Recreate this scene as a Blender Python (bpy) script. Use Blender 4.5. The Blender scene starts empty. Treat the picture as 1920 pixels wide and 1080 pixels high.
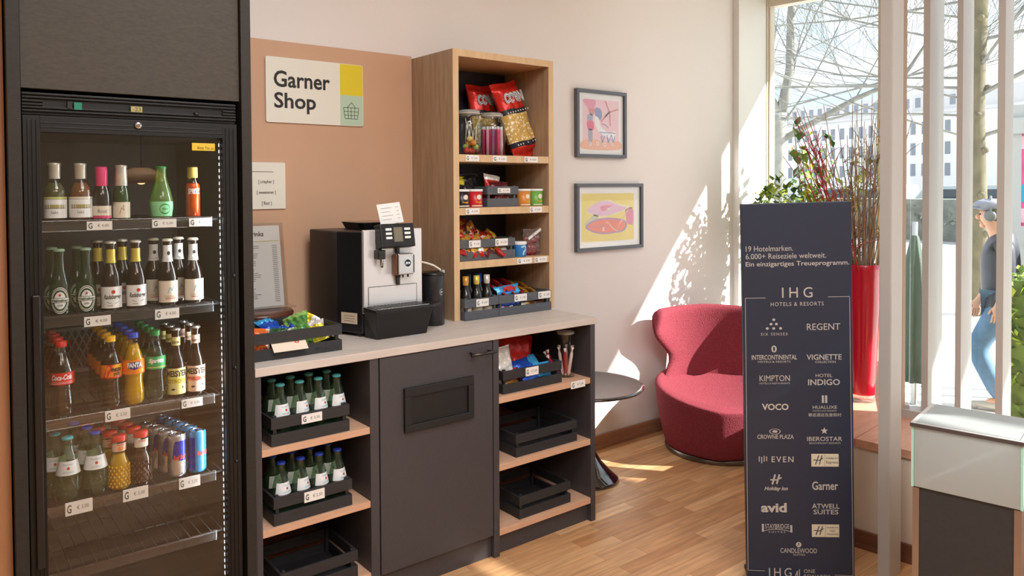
import bpy, math, random
from mathutils import Vector, Matrix
scene = bpy.context.scene
COL = scene.collection
PI = math.pi
R = math.radians
rnd = random.Random(7)

# ------------------------------------------------------------------ camera
FPX = 1431.145
cam_d = bpy.data.cameras.new('camera')
cam_d.sensor_width = 36.0
cam_d.lens = 36.0 * FPX / 1920.0
cam_d.shift_y = (385.775 - 540.0) / 1920.0
cam_d.clip_start = 0.05
cam_d.clip_end = 600
cam = bpy.data.objects.new('camera', cam_d)
COL.objects.link(cam)
_yaw, _pit, _rol = R(38.22331), R(-1.31979), R(-0.31628)
_f = Vector((math.sin(_yaw) * math.cos(_pit), math.cos(_yaw) * math.cos(_pit), math.sin(_pit)))
_r = Vector((math.cos(_yaw), -math.sin(_yaw), 0))
_u = _r.cross(_f)
_c, _s = math.cos(_rol), math.sin(_rol)
_r, _u = _c * _r + _s * _u, -_s * _r + _c * _u
cam.matrix_world = Matrix(((_r.x, _u.x, -_f.x, 0.0), (_r.y, _u.y, -_f.y, -3.067), (_r.z, _u.z, -_f.z, 1.470), (0, 0, 0, 1)))
scene.camera = cam

# ------------------------------------------------------------------ world, sun, room lamps, exposure
scene.view_settings.view_transform = 'Standard'
scene.view_settings.look = 'None'
scene.view_settings.gamma = 1.0
scene.view_settings.use_curve_mapping = False
scene.view_settings.exposure = 0.72
scene.cycles.use_denoising = True
scene.cycles.max_bounces = 7
scene.cycles.diffuse_bounces = 4
scene.cycles.glossy_bounces = 3
scene.cycles.transmission_bounces = 5
scene.cycles.transparent_max_bounces = 28
scene.cycles.caustics_reflective = False
scene.cycles.caustics_refractive = False
scene.cycles.sample_clamp_indirect = 6.0

world = bpy.data.worlds.new('sky')
scene.world = world
world.use_nodes = True
nt = world.node_tree
nt.nodes.clear()
tc = nt.nodes.new('ShaderNodeTexCoord')
mp = nt.nodes.new('ShaderNodeMapping'); mp.inputs['Scale'].default_value = (1.0, 1.0, 2.6)
nz = nt.nodes.new('ShaderNodeTexNoise'); nz.inputs['Scale'].default_value = 3.2; nz.inputs['Detail'].default_value = 7; nz.inputs['Roughness'].default_value = .55
cr = nt.nodes.new('ShaderNodeValToRGB')
cr.color_ramp.elements[0].position = .36; cr.color_ramp.elements[0].color = (.50, .70, .93, 1)
cr.color_ramp.elements[1].position = .54; cr.color_ramp.elements[1].color = (.95, .97, 1.0, 1)
bg = nt.nodes.new('ShaderNodeBackground'); bg.inputs['Strength'].default_value = 1.15
wo = nt.nodes.new('ShaderNodeOutputWorld')
nt.links.new(tc.outputs['Generated'], mp.inputs['Vector'])
nt.links.new(mp.outputs['Vector'], nz.inputs['Vector'])
nt.links.new(nz.outputs['Fac'], cr.inputs['Fac'])
nt.links.new(cr.outputs['Color'], bg.inputs['Color'])
nt.links.new(bg.outputs['Background'], wo.inputs['Surface'])

SUN_DIR = Vector((-0.80, 1.0, -0.81))
sd = bpy.data.lights.new('sun', 'SUN'); sd.energy = 10.0; sd.angle = 0.012; sd.color = (1.0, .965, .91)
so = bpy.data.objects.new('sun', sd); COL.objects.link(so)
so.rotation_euler = SUN_DIR.to_track_quat('-Z', 'Y').to_euler(); so.location = (12, -12, 12)

def ceiling_light(x, y, sx, sy, watts, col, rot=None, z=2.93):
    ld = bpy.data.lights.new('ceiling_panel_light', 'AREA'); ld.shape = 'RECTANGLE'
    ld.size = sx; ld.size_y = sy; ld.energy = watts; ld.color = col
    lo = bpy.data.objects.new('ceiling_panel_light', ld); COL.objects.link(lo)
    lo.location = (x, y, z)
    if rot: lo.rotation_euler = rot
    return lo
ceiling_light(.95, -2.1, 1.0, 1.0, 27, (.95, .97, 1.0))
ceiling_light(1.2, -3.9, 1.4, 1.2, 42, (.99, .98, .97))
ceiling_light(-.6, -4.6, 1.2, 1.2, 24, (1.0, .95, .90))

# ------------------------------------------------------------------ materials
def lin(c): return c / 12.92 if c <= .04045 else ((c + .055) / 1.055) ** 2.4
def rgb(h):
    h = h.lstrip('#')
    return tuple(lin(int(h[i:i + 2], 16) / 255) for i in (0, 2, 4)) + (1.0,)
MATS = {}
def M(name, hexc, rough=.5, metal=0.0, var=None, bump=None, emit=None, coat=0.0, sheen=0.0, spec=.5, scale=(1, 1, 1), coord='Object'):
    """principled material; var=(noise scale, amount) varies the tint, bump=(noise scale, strength)"""
    if name in MATS: return MATS[name]
    m = bpy.data.materials.new(name); m.use_nodes = True
    t = m.node_tree; b = t.nodes['Principled BSDF']
    col = rgb(hexc)
    b.inputs['Base Color'].default_value = col
    b.inputs['Roughness'].default_value = rough
    b.inputs['Metallic'].default_value = metal
    b.inputs['Specular IOR Level'].default_value = spec
    b.inputs['Coat Weight'].default_value = coat
    b.inputs['Coat Roughness'].default_value = .06
    if sheen:
        b.inputs['Sheen Weight'].default_value = sheen
    if emit:
        b.inputs['Emission Color'].default_value = rgb(emit[0]); b.inputs['Emission Strength'].default_value = emit[1]
    if var or bump:
        c = t.nodes.new('ShaderNodeTexCoord'); mp = t.nodes.new('ShaderNodeMapping')
        mp.inputs['Scale'].default_value = scale
        t.links.new(c.outputs[coord], mp.inputs['Vector'])
    if var:
        n = t.nodes.new('ShaderNodeTexNoise'); n.inputs['Scale'].default_value = var[0]; n.inputs['Detail'].default_value = 5
        r = t.nodes.new('ShaderNodeValToRGB')
        k = var[1]
        r.color_ramp.elements[0].position = .3; r.color_ramp.elements[1].position = .7
        r.color_ramp.elements[0].color = tuple(x * (1 - k) for x in col[:3]) + (1,)
        r.color_ramp.elements[1].color = tuple(min(1, x * (1 + k)) for x in col[:3]) + (1,)
        t.links.new(mp.outputs['Vector'], n.inputs['Vector']); t.links.new(n.outputs['Fac'], r.inputs['Fac'])
        t.links.new(r.outputs['Color'], b.inputs['Base Color'])
    if bump:
        n = t.nodes.new('ShaderNodeTexNoise'); n.inputs['Scale'].default_value = bump[0]; n.inputs['Detail'].default_value = 4
        bp = t.nodes.new('ShaderNodeBump'); bp.inputs['Strength'].default_value = bump[1]; bp.inputs['Distance'].default_value = .01
        t.links.new(mp.outputs['Vector'], n.inputs['Vector']); t.links.new(n.outputs['Fac'], bp.inputs['Height'])
        t.links.new(bp.outputs['Normal'], b.inputs['Normal'])
    MATS[name] = m
    return m
def glass(name, hexc='#ffffff', rough=.02, ior=1.45, refl=1.0, body=0.0, bodyhex=None):
    """thin clear glass: tinted see-through mixed with a Fresnel mirror (and a little body colour)"""
    if name in MATS: return MATS[name]
    m = bpy.data.materials.new(name); m.use_nodes = True
    t = m.node_tree; t.nodes.clear()
    o = t.nodes.new('ShaderNodeOutputMaterial')
    tr = t.nodes.new('ShaderNodeBsdfTransparent'); tr.inputs['Color'].default_value = rgb(hexc)
    gl = t.nodes.new('ShaderNodeBsdfGlossy'); gl.inputs['Roughness'].default_value = rough
    gl.inputs['Color'].default_value = (refl, refl, refl, 1)
    fr = t.nodes.new('ShaderNodeFresnel')
    ge = t.nodes.new('ShaderNodeNewGeometry')               # the same reflectance from either side of the sheet
    ma = t.nodes.new('ShaderNodeMath'); ma.operation = 'MULTIPLY_ADD'; ma.inputs[1].default_value = 1 / ior - ior; ma.inputs[2].default_value = ior
    t.links.new(ge.outputs['Backfacing'], ma.inputs[0]); t.links.new(ma.outputs[0], fr.inputs['IOR'])
    mx = t.nodes.new('ShaderNodeMixShader')
    t.links.new(fr.outputs['Fac'], mx.inputs['Fac'])
    src = tr
    if body:
        df = t.nodes.new('ShaderNodeBsdfPrincipled'); df.inputs['Base Color'].default_value = rgb(bodyhex or hexc); df.inputs['Roughness'].default_value = .3
        m2 = t.nodes.new('ShaderNodeMixShader'); m2.inputs['Fac'].default_value = body
        t.links.new(tr.outputs[0], m2.inputs[1]); t.links.new(df.outputs[0], m2.inputs[2]); src = m2
    t.links.new(src.outputs[0], mx.inputs[1]); t.links.new(gl.outputs[0], mx.inputs[2])
    t.links.new(mx.outputs[0], o.inputs['Surface'])
    MATS[name] = m
    return m
def wood(name, c1, c2, grain=(1, 1, 14), sc=6.0, rough=.45):
    if name in MATS: return MATS[name]
    m = bpy.data.materials.new(name); m.use_nodes = True
    t = m.node_tree; b = t.nodes['Principled BSDF']; b.inputs['Roughness'].default_value = rough
    c = t.nodes.new('ShaderNodeTexCoord'); mp = t.nodes.new('ShaderNodeMapping'); mp.inputs['Scale'].default_value = grain
    n = t.nodes.new('ShaderNodeTexNoise'); n.inputs['Scale'].default_value = sc; n.inputs['Detail'].default_value = 6; n.inputs['Roughness'].default_value = .6
    r = t.nodes.new('ShaderNodeValToRGB'); r.color_ramp.elements[0].position = .33; r.color_ramp.elements[1].position = .68
    r.color_ramp.elements[0].color = rgb(c1); r.color_ramp.elements[1].color = rgb(c2)
    t.links.new(c.outputs['Object'], mp.inputs['Vector']); t.links.new(mp.outputs['Vector'], n.inputs['Vector'])
    t.links.new(n.outputs['Fac'], r.inputs['Fac']); t.links.new(r.outputs['Color'], b.inputs['Base Color'])
    MATS[name] = m
    return m
def parquet():
    m = bpy.data.materials.new('oak_parquet'); m.use_nodes = True
    t = m.node_tree; b = t.nodes['Principled BSDF']; b.inputs['Roughness'].default_value = .38
    b.inputs['Specular IOR Level'].default_value = .35
    c = t.nodes.new('ShaderNodeTexCoord')
    br = t.nodes.new('ShaderNodeTexBrick'); br.offset = .37; br.offset_frequency = 2
    br.inputs['Color1'].default_value = rgb('#dcae80'); br.inputs['Color2'].default_value = rgb('#b27d50')
    br.inputs['Mortar'].default_value = rgb('#91653f'); br.inputs['Scale'].default_value = 1.0
    br.inputs['Mortar Size'].default_value = .0009; br.inputs['Mortar Smooth'].default_value = .3
    br.inputs['Brick Width'].default_value = .46; br.inputs['Row Height'].default_value = .068; br.inputs['Bias'].default_value = -.1
    mp = t.nodes.new('ShaderNodeMapping'); mp.inputs['Scale'].default_value = (2.2, 26, 1)
    n = t.nodes.new('ShaderNodeTexNoise'); n.inputs['Scale'].default_value = 2.0; n.inputs['Detail'].default_value = 6
    r = t.nodes.new('ShaderNodeValToRGB'); r.color_ramp.elements[0].position = .3; r.color_ramp.elements[1].position = .72
    r.color_ramp.elements[0].color = (.74, .74, .74, 1); r.color_ramp.elements[1].color = (1.16, 1.16, 1.16, 1)
    mx = t.nodes.new('ShaderNodeMix'); mx.data_type = 'RGBA'; mx.blend_type = 'MULTIPLY'; mx.inputs[0].default_value = 1
    t.links.new(c.outputs['Object'], br.inputs['Vector']); t.links.new(c.outputs['Object'], mp.inputs['Vector'])
    t.links.new(mp.outputs['Vector'], n.inputs['Vector']); t.links.new(n.outputs['Fac'], r.inputs['Fac'])
    t.links.new(br.outputs['Color'], mx.inputs[6]); t.links.new(r.outputs['Color'], mx.inputs[7])
    t.links.new(mx.outputs[2], b.inputs['Base Color'])
    return m
def popcorn_mat():
    m = bpy.data.materials.new('popcorn_window'); m.use_nodes = True
    t = m.node_tree; b = t.nodes['Principled BSDF']; b.inputs['Roughness'].default_value = .3
    c = t.nodes.new('ShaderNodeTexCoord')
    v = t.nodes.new('ShaderNodeTexVoronoi'); v.inputs['Scale'].default_value = 75
    n = t.nodes.new('ShaderNodeTexNoise'); n.inputs['Scale'].default_value = 60
    a = t.nodes.new('ShaderNodeMath'); a.operation = 'ADD'
    r = t.nodes.new('ShaderNodeValToRGB'); r.color_ramp.elements[0].position = .70; r.color_ramp.elements[1].position = 1.0
    r.color_ramp.elements[0].color = rgb('#fff6d4'); r.color_ramp.elements[1].color = rgb('#cfab5c')
    r.color_ramp.elements[1].position = 1.0
    t.links.new(c.outputs['Object'], v.inputs['Vector']); t.links.new(c.outputs['Object'], n.inputs['Vector'])
    t.links.new(v.outputs['Distance'], a.inputs[0]); t.links.new(n.outputs['Fac'], a.inputs[1])
    t.links.new(a.outputs[0], r.inputs['Fac']); t.links.new(r.outputs['Color'], b.inputs['Base Color'])
    return m

# ------------------------------------------------------------------ mesh builder
class MB:
    def __init__(s): s.v = []; s.f = []; s.m = []; s.s = []
    def add(s, vs, fs, mi=0, sm=False, X=None):
        o = len(s.v)
        for p in vs:
            p = Vector(p)
            s.v.append(X @ p if X is not None else p)
        for k, f in enumerate(fs):
            s.f.append([o + i for i in f]); s.m.append(mi[k] if isinstance(mi, (list, tuple)) else mi); s.s.append(sm)
        return s
    def box(s, x0, x1, y0, y1, z0, z1, mi=0, X=None):
        v = [(x0, y0, z0), (x1, y0, z0), (x1, y1, z0), (x0, y1, z0), (x0, y0, z1), (x1, y0, z1), (x1, y1, z1), (x0, y1, z1)]
        return s.add(v, [(0, 3, 2, 1), (4, 5, 6, 7), (0, 1, 5, 4), (1, 2, 6, 5), (2, 3, 7, 6), (3, 0, 4, 7)], mi, False, X)
    def prism(s, poly, z0, z1, mi=0, X=None, top=None):
        n = len(poly); tp = top or poly
        v = [(p[0], p[1], z0) for p in poly] + [(p[0], p[1], z1) for p in tp]
        f = [tuple(range(n - 1, -1, -1)), tuple(range(n, 2 * n))] + [(i, (i + 1) % n, n + (i + 1) % n, n + i) for i in range(n)]
        return s.add(v, f, mi, False, X)
    def grid(s, fn, nu, nv, mi=0, cu=False, sm=True, X=None):
        v = [fn(i / nu, j / nv) for j in range(nv + 1) for i in range(nu + (0 if cu else 1))]
        w = nu if cu else nu + 1
        f = []; mm = []
        for j in range(nv):
            for i in range(nu):
                a = j * w + i; b = j * w + (i + 1) % w
                f.append((a, b, b + w, a + w)); mm.append(mi((i + .5) / nu, (j + .5) / nv) if callable(mi) else mi)
        return s.add(v, f, mm, sm, X)
    def lathe(s, prof, n=22, mi=0, X=None, a0=0.0, a1=2 * PI, fn=None):
        """prof [(r, z)] turned about z; mi may list one index per segment"""
        full = abs(a1 - a0 - 2 * PI) < 1e-6
        w = n if full else n + 1
        v = []
        for (r, z) in prof:
            for i in range(w):
                a = a0 + (a1 - a0) * i / n
                rr = r * (fn(a, z) if fn else 1)
                v.append((rr * math.sin(a), -rr * math.cos(a), z))
        f = []; mm = []
        for j in range(len(prof) - 1):
            for i in range(n):
                a = j * w + i; b = j * w + (i + 1) % w
                f.append((a, b, b + w, a + w)); mm.append(mi[j] if isinstance(mi, (list, tuple)) else mi)
        return s.add(v, f, mm, True, X)
    def tube(s, pts, rad, n=8, mi=0, X=None, cap=True):
        pts = [Vector(p) for p in pts]
        v = []; f = []
        up = Vector((0, 0, 1))
        prev = None
        for k, p in enumerate(pts):
            d = (pts[min(k + 1, len(pts) - 1)] - pts[max(k - 1, 0)]).normalized()
            if prev is None:
                a = d.cross(up)
                if a.length < 1e-3: a = d.cross(Vector((1, 0, 0)))
            else:
                a = prev - d * prev.dot(d)
            a.normalize(); prev = a
            b = d.cross(a)
            r = rad[k] if isinstance(rad, (list, tuple)) else rad
            for i in range(n):
                t = 2 * PI * i / n
                v.append(p + a * (r * math.cos(t)) + b * (r * math.sin(t)))
        for k in range(len(pts) - 1):
            for i in range(n):
                f.append((k * n + i, k * n + (i + 1) % n, (k + 1) * n + (i + 1) % n, (k + 1) * n + i))
        if cap:
            f.append(tuple(range(n - 1, -1, -1))); f.append(tuple((len(pts) - 1) * n + i for i in range(n)))
        return s.add(v, f, mi, True, X)
    def ball(s, c, r, n=10, mi=0, X=None):
        rx, ry, rz = r if isinstance(r, (list, tuple)) else (r, r, r)
        def fn(u, v):
            a = 2 * PI * u; b = PI * (v - .5)
            return (c[0] + rx * math.cos(b) * math.cos(a), c[1] + ry * math.cos(b) * math.sin(a), c[2] + rz * math.sin(b))
        return s.grid(fn, n, max(5, n * 2 // 3), mi, True, True, X)
    def flat(s, sh, mp, mi=0):
        return s.add([mp(u, v) for (u, v) in sh[0]], sh[1], mi)
    def build(s, name, mats, parent=None, bev=0.0, sub=0, loc=None):
        me = bpy.data.meshes.new(name)
        me.from_pydata([tuple(p) for p in s.v], [], s.f)
        for m in (mats if isinstance(mats, (list, tuple)) else [mats]): me.materials.append(m)
        me.polygons.foreach_set('material_index', s.m)
        me.polygons.foreach_set('use_smooth', s.s)
        me.update()
        o = bpy.data.objects.new(name, me); COL.objects.link(o)
        if loc: o.location = loc
        if parent: o.parent = parent
        if bev:
            b = o.modifiers.new('bevel', 'BEVEL'); b.width = bev; b.segments = 2; b.limit_method = 'ANGLE'
        if sub:
            b = o.modifiers.new('subsurf', 'SUBSURF'); b.levels = sub; b.render_levels = sub
        return o
def tag(o, label, cat, group=None):
    o['label'] = label; o['category'] = cat
    if group: o['group'] = group
    return o
def thing(name, label, cat, loc=(0, 0, 0), rz=0.0, group=None):
    o = bpy.data.objects.new(name, None); COL.objects.link(o)
    o.empty_display_size = .05
    o.location = loc; o.rotation_euler = (0, 0, rz)
    return tag(o, label, cat, group)
def struct(o):
    o['kind'] = 'structure'
    return o
def dup(root, loc, rz=None, label=None, group=None):
    r = root.copy(); COL.objects.link(r); r.location = loc
    if rz is not None:
        if isinstance(rz, (tuple, list)): r.rotation_euler = rz
        else: r.rotation_euler = (0, 0, rz)
    if label: r['label'] = label
    if group: r['group'] = group
    for ch in list(root.children):
        c = ch.copy(); COL.objects.link(c); c.parent = r
        for g in list(ch.children):
            d = g.copy(); COL.objects.link(d); d.parent = c
    return r
def hide_proto(root):
    for o in [root] + list(root.children_recursive): bpy.data.objects.remove(o)

# 2-D shapes (lists of points and faces)
_TX = {}
def text(body, bold=0.0, shear=0.0, space=1.0, align='CENTER', fit=None):
    """lettering as filled outlines, normalised to the box fit=(u0, v0, u1, v1)"""
    key = (body, bold, shear, space, align)
    if key not in _TX:
        c = bpy.data.curves.new('t', 'FONT'); c.body = body; c.size = 1; c.offset = bold; c.shear = shear
        c.space_character = space; c.align_x = align; c.resolution_u = 3; c.fill_mode = 'FRONT'
        o = bpy.data.objects.new('t', c)
        me = bpy.data.meshes.new_from_object(o)
        v = [(p.co.x, p.co.y) for p in me.vertices]; f = [tuple(p.vertices) for p in me.polygons]
        bpy.data.objects.remove(o); bpy.data.curves.remove(c); bpy.data.meshes.remove(me)
        _TX[key] = (v, f)
    v, f = _TX[key]
    if fit:
        xs = [p[0] for p in v]; ys = [p[1] for p in v]
        x0, x1, y0, y1 = min(xs), max(xs), min(ys), max(ys)
        kx = (fit[2] - fit[0]) / max(x1 - x0, 1e-6); ky = (fit[3] - fit[1]) / max(y1 - y0, 1e-6)
        v = [(fit[0] + (p[0] - x0) * kx, fit[1] + (p[1] - y0) * ky) for p in v]
    return v, f
def rect(u0, v0, u1, v1, nx=1):
    v = []; f = []
    for i in range(nx + 1):
        u = u0 + (u1 - u0) * i / nx
        v += [(u, v0), (u, v1)]
    for i in range(nx): f.append((2 * i, 2 * i + 2, 2 * i + 3, 2 * i + 1))
    return v, f
def ellipse(cu, cv, ru, rv, n=20, r_in=0.0):
    o = [(cu + ru * math.cos(2 * PI * i / n), cv + rv * math.sin(2 * PI * i / n)) for i in range(n)]
    if not r_in:
        return [(cu, cv)] + o, [(0, 1 + i, 1 + (i + 1) % n) for i in range(n)]
    q = [(cu + ru * r_in * math.cos(2 * PI * i / n), cv + rv * r_in * math.sin(2 * PI * i / n)) for i in range(n)]
    return o + q, [(i, (i + 1) % n, n + (i + 1) % n, n + i) for i in range(n)]
def poly(*pts): return list(pts), [tuple(range(len(pts)))]
def strips(pts, n=10):
    """a u-monotone outline cut into upright slices so that it can be bent round a bottle"""
    us = [p[0] for p in pts]; a, b = min(us), max(us)
    v = []; f = []
    for i in range(n + 1):
        u = a + (b - a) * min(max(i / n, .002), .998); ys = []
        for (x0, y0), (x1, y1) in zip(pts, pts[1:] + pts[:1]):
            if (x0 - u) * (x1 - u) <= 0 and x0 != x1: ys.append(y0 + (y1 - y0) * (u - x0) / (x1 - x0))
        v += [(u, min(ys)), (u, max(ys))]
    for i in range(n): f.append((2 * i, 2 * i + 2, 2 * i + 3, 2 * i + 1))
    return v, f
def star(cu, cv, r, n=5, q=.42):
    p = [(cu + (r if i % 2 == 0 else r * q) * math.sin(PI * i / n), cv + (r if i % 2 == 0 else r * q) * math.cos(PI * i / n)) for i in range(2 * n)]
    return [(cu, cv)] + p, [(0, 1 + (i + 1) % (2 * n), 1 + i) for i in range(2 * n)]
def stroke(pts, w):
    v = []; f = []
    for a, b in zip(pts[:-1], pts[1:]):
        d = Vector((b[0] - a[0], b[1] - a[1]));
        if d.length < 1e-9: continue
        d.normalize(); n = Vector((-d.y, d.x)) * w / 2
        o = len(v)
        v += [(a[0] - n.x, a[1] - n.y), (b[0] - n.x, b[1] - n.y), (b[0] + n.x, b[1] + n.y), (a[0] + n.x, a[1] + n.y)]
        f.append((o, o + 1, o + 2, o + 3))
    return v, f
def onto(x, y, z): return lambda u, v: (x + u, y, z + v)       # onto a face that looks to -y
def wrap(rf, z0, e=.0006):
    """round a bottle: u along the girth, v up; rf is a radius or a function of height"""
    def mp(u, v):
        r = (rf(z0 + v) if callable(rf) else rf) + e
        a = u / r
        return (r * math.sin(a), -r * math.cos(a), z0 + v)
    return mp
def interp(tab, x):
    if x <= tab[0][0]: return tab[0][1]
    for (a, p), (b, q) in zip(tab[:-1], tab[1:]):
        if x <= b: return p + (q - p) * (x - a) / (b - a)
    return tab[-1][1]
ORD = ['frontmost', 'second', 'third', 'fourth', 'fifth', 'sixth']
# ------------------------------------------------------------------ shared materials
WHITE_WALL = M('warm_white_plaster', '#e9e4e1', .85, var=(1.2, .015), bump=(90, .03))
DARK = M('charcoal_laminate', '#302c27', .6, spec=.3, var=(60, .12), bump=(140, .05), scale=(1, 1, 3))
DARK2 = M('anthracite_laminate', '#434044', .5, var=(70, .07), bump=(140, .04), scale=(3, 1, 1))
NAVY = M('blue_black_laminate', '#2a2a36', .5, var=(50, .05))
OAKSHELF = wood('pale_oak_shelf', '#cfa284', '#d9b092', (2, 14, 14), 5, .5)
OAK = wood('oak_carcass', '#a1856a', '#b99c7e', (9, 9, .8), 6, .5)
OAKEDGE = wood('oak_edge', '#cfae83', '#dcbf97', (8, 8, 1), 5, .5)
COPPER = M('copper_brown_panel', '#cda587', .6, var=(2.5, .04))
STONE = M('pale_stone_worktop', '#cfc5bd', .45, var=(26, .07), scale=(.25, 1, 1))
WHITE = M('white_paint', '#eeeeea', .45)
WHITEG = M('white_gloss_frame', '#b8b5b1', .4)
TAN = M('tan_frame_edge', '#c8ac90', .5)
BLACK = M('black_plastic', '#141416', .35)
BLACKM = M('black_matt', '#1a1a1c', .6)
CRATE = M('black_stained_wood', '#2b2b2e', .55, var=(18, .18), scale=(1, 6, 6))
CRATEG = M('grey_stained_wood', '#54585f', .55, var=(18, .12), scale=(1, 6, 6))
PAPER = M('white_paper', '#f1efec', .6)
INK = M('black_ink', '#1c1a18', .6)
INKG = M('grey_ink', '#77736f', .6)
TEAL = M('dark_teal_ink', '#17433f', .6)
CHROME = M('chrome', '#bcbcc0', .16, 1.0)
STEEL = M('brushed_steel', '#b9b9b7', .32, 1.0)
WINDOW = glass('window_glass', '#fbfdfd', .0, 1.45)
ACRYLIC = glass('clear_acrylic', '#f4f4f4', .03)

# ------------------------------------------------------------------ the room
def WX(x0, y0, y): return x0 - .1238 * (y - y0)                # the window side runs at a slight angle to the shop wall
fl = MB(); fl.add([(-3, -7, 0), (4.1, -7, 0), (4.1, -1.0, 0), (4.72, -.80, 0), (4.62, .05, 0), (-3, .05, 0)], [(0, 1, 2, 3, 4, 5)])
fl.add([(-3, -7, -.1), (4.1, -7, -.1), (4.1, -1.0, -.1), (4.72, -.80, -.1), (4.62, .05, -.1), (-3, .05, -.1)], [(5, 4, 3, 2, 1, 0)])
struct(fl.build('floor', parquet()))
struct(MB().prism([(-3, -7.1), (4.5, -7.1), (4.9, -1.3), (4.75, .15), (-3, .15)], 3.0, 3.5).build('ceiling', M('ceiling_white', '#e6ddd2', .9)))
struct(MB().box(-3, 4.28, 0, .15, -.1, 3.0).build('wall_back', WHITE_WALL))
struct(MB().box(4.28, 4.585, -.045, .15, 0, 3.0).build('trim_1', WHITE))
struct(MB().box(-3, .198, -.64, 0, 0, 3.0).build('wall_left', wood('walnut_wall', '#9a6a48', '#b07c57', (3, 3, .6), 3, .55)))
struct(MB().box(-3.1, -3, -7, 0, 0, 3.0).build('wall_side', M('side_wall', '#b5a48f', .8)))
struct(MB().box(-3, 4.5, -7.1, -7, 0, 3.0).build('wall_rear', wood('rear_panelling', '#a2957a', '#b9ab8d', (2, 2, .5), 3, .6)))
struct(MB().box(2.36, 3.9, -.016, -.001, .0, .075).box(2.36, 3.9, -.024, -.001, 0, .022).build('baseboard_back', wood('walnut_baseboard', '#8d6247', '#a5765a', (.6, 8, 8), 5, .4)))
# window bench: low wall, end wall, wooden ledge
lw = MB()
lw.prism([(WX(3.018, -1.5, -1.1), -1.1), (WX(3.018, -1.5, -6.9), -6.9), (WX(3.118, -1.5, -6.9), -6.9), (WX(3.118, -1.5, -1.1), -1.1)], 0, .408)
lw.prism([(2.968, -1.10), (3.06, -1.188), (4.52, -.98), (4.52, -.905)], 0, .408)
struct(lw.build('wall_right', M('bench_wall', '#d8cabb', .85)))
bb = MB()
bb.prism([(WX(3.004, -1.5, -1.1), -1.1), (WX(3.004, -1.5, -6.9), -6.9), (WX(3.019, -1.5, -6.9), -6.9), (WX(3.019, -1.5, -1.1), -1.1)], 0, .07)
bb.prism([(WX(2.996, -1.5, -1.1), -1.1), (WX(2.996, -1.5, -6.9), -6.9), (WX(3.019, -1.5, -6.9), -6.9), (WX(3.019, -1.5, -1.1), -1.1)], 0, .02)
struct(bb.build('baseboard_right', wood('walnut_baseboard_dark', '#6d4434', '#7f5442', (8, .6, 8), 5, .4)))
LEDGEM = wood('ledge_wood', '#c89379', '#d6a58b', (1.2, 10, 10), 4, .5)
lg = MB()
lg.prism([(2.958, -1.07), (WX(3.008, -1.5, -1.4985), -1.4985), (3.456, -1.45), (4.58, -.87), (4.50, -.88)], .408, .44)
lg.prism([(WX(3.008, -1.5, -1.5015), -1.5015), (WX(3.008, -1.5, -6.9), -6.9), (WX(3.56, -1.484, -6.9), -6.9), (3.56, -1.475), (3.456, -1.453)], .408, .44)
struct(lg.build('trim_2', LEDGEM))
# the white pole in front of the bench
struct(MB().box(2.838, 2.93, -1.722, -1.679, 0, 3.0).box(2.842, 2.926, -1.7235, -1.7215, 0, 3.0).build('trim_3', WHITEG, bev=.004))

def wbox(mb, x0, y0, ya, yb, d0, d1, z0, z1, mi=0):
    """box that follows the window side from ya to yb, d0..d1 outward"""
    mb.prism([(WX(x0, y0, ya) + d0, ya), (WX(x0, y0, yb) + d0, yb), (WX(x0, y0, yb) + d1, yb), (WX(x0, y0, ya) + d1, ya)][::-1], z0, z1, mi)
# window 1: the tall pane beside the pilaster
w1 = MB()
wbox(w1, 4.62, -.05, -.05, -.005, -.03, .06, .3, 2.76); wbox(w1, 4.62, -.05, -.80, -.005, -.02, .06, 2.69, 2.76)
wbox(w1, 4.62, -.05, -.062, -.05, -.012, .04, .3, 2.70); wbox(w1, 4.62, -.05, -.80, -.05, -.02, .06, .26, .32)
wbox(w1, 4.62, -.05, -.80, -.76, -.02, .06, .3, 2.76)
win1 = struct(w1.build('window_1', M('cream_frame', '#e4dccb', .4)))
p1 = MB(); wbox(p1, 4.62, -.05, -.79, -.04, .018, .024, .30, 2.72); p1.build('pane', WINDOW, win1)
sl = MB(); wbox(sl, 4.62, -.05, -.80, -.005, -.02, .1, -.5, .27); wbox(sl, 4.62, -.05, -.84, .15, -.02, .10, 2.755, 3.45)
struct(sl.build('trim_4', WHITE))
# window 2: the return of the bay above the bench
def nbox(mb, t0, t1, d0, d1, z0, z1):
    a = Vector((3.456, -1.484)); n = Vector((.8778, .4788)); p = Vector((.4788, -.8778))
    mb.prism([tuple(a + n * t0 + p * d0), tuple(a + n * t1 + p * d0), tuple(a + n * t1 + p * d1), tuple(a + n * t0 + p * d1)][::-1], z0, z1)
w2 = MB(); nbox(w2, .02, 1.43, -.02, .03, .44, .49); nbox(w2, .02, 1.43, -.02, .03, 2.7, 2.76); nbox(w2, 1.38, 1.43, -.02, .03, .44, 2.76)
win2 = struct(w2.build('window_2', WHITEG))
p2 = MB(); nbox(p2, .03, 1.39, .0, .006, .48, 2.72); p2.build('pane', WINDOW, win2)
u2 = MB(); nbox(u2, 0, 1.43, -.03, .08, 2.755, 3.0)
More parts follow.
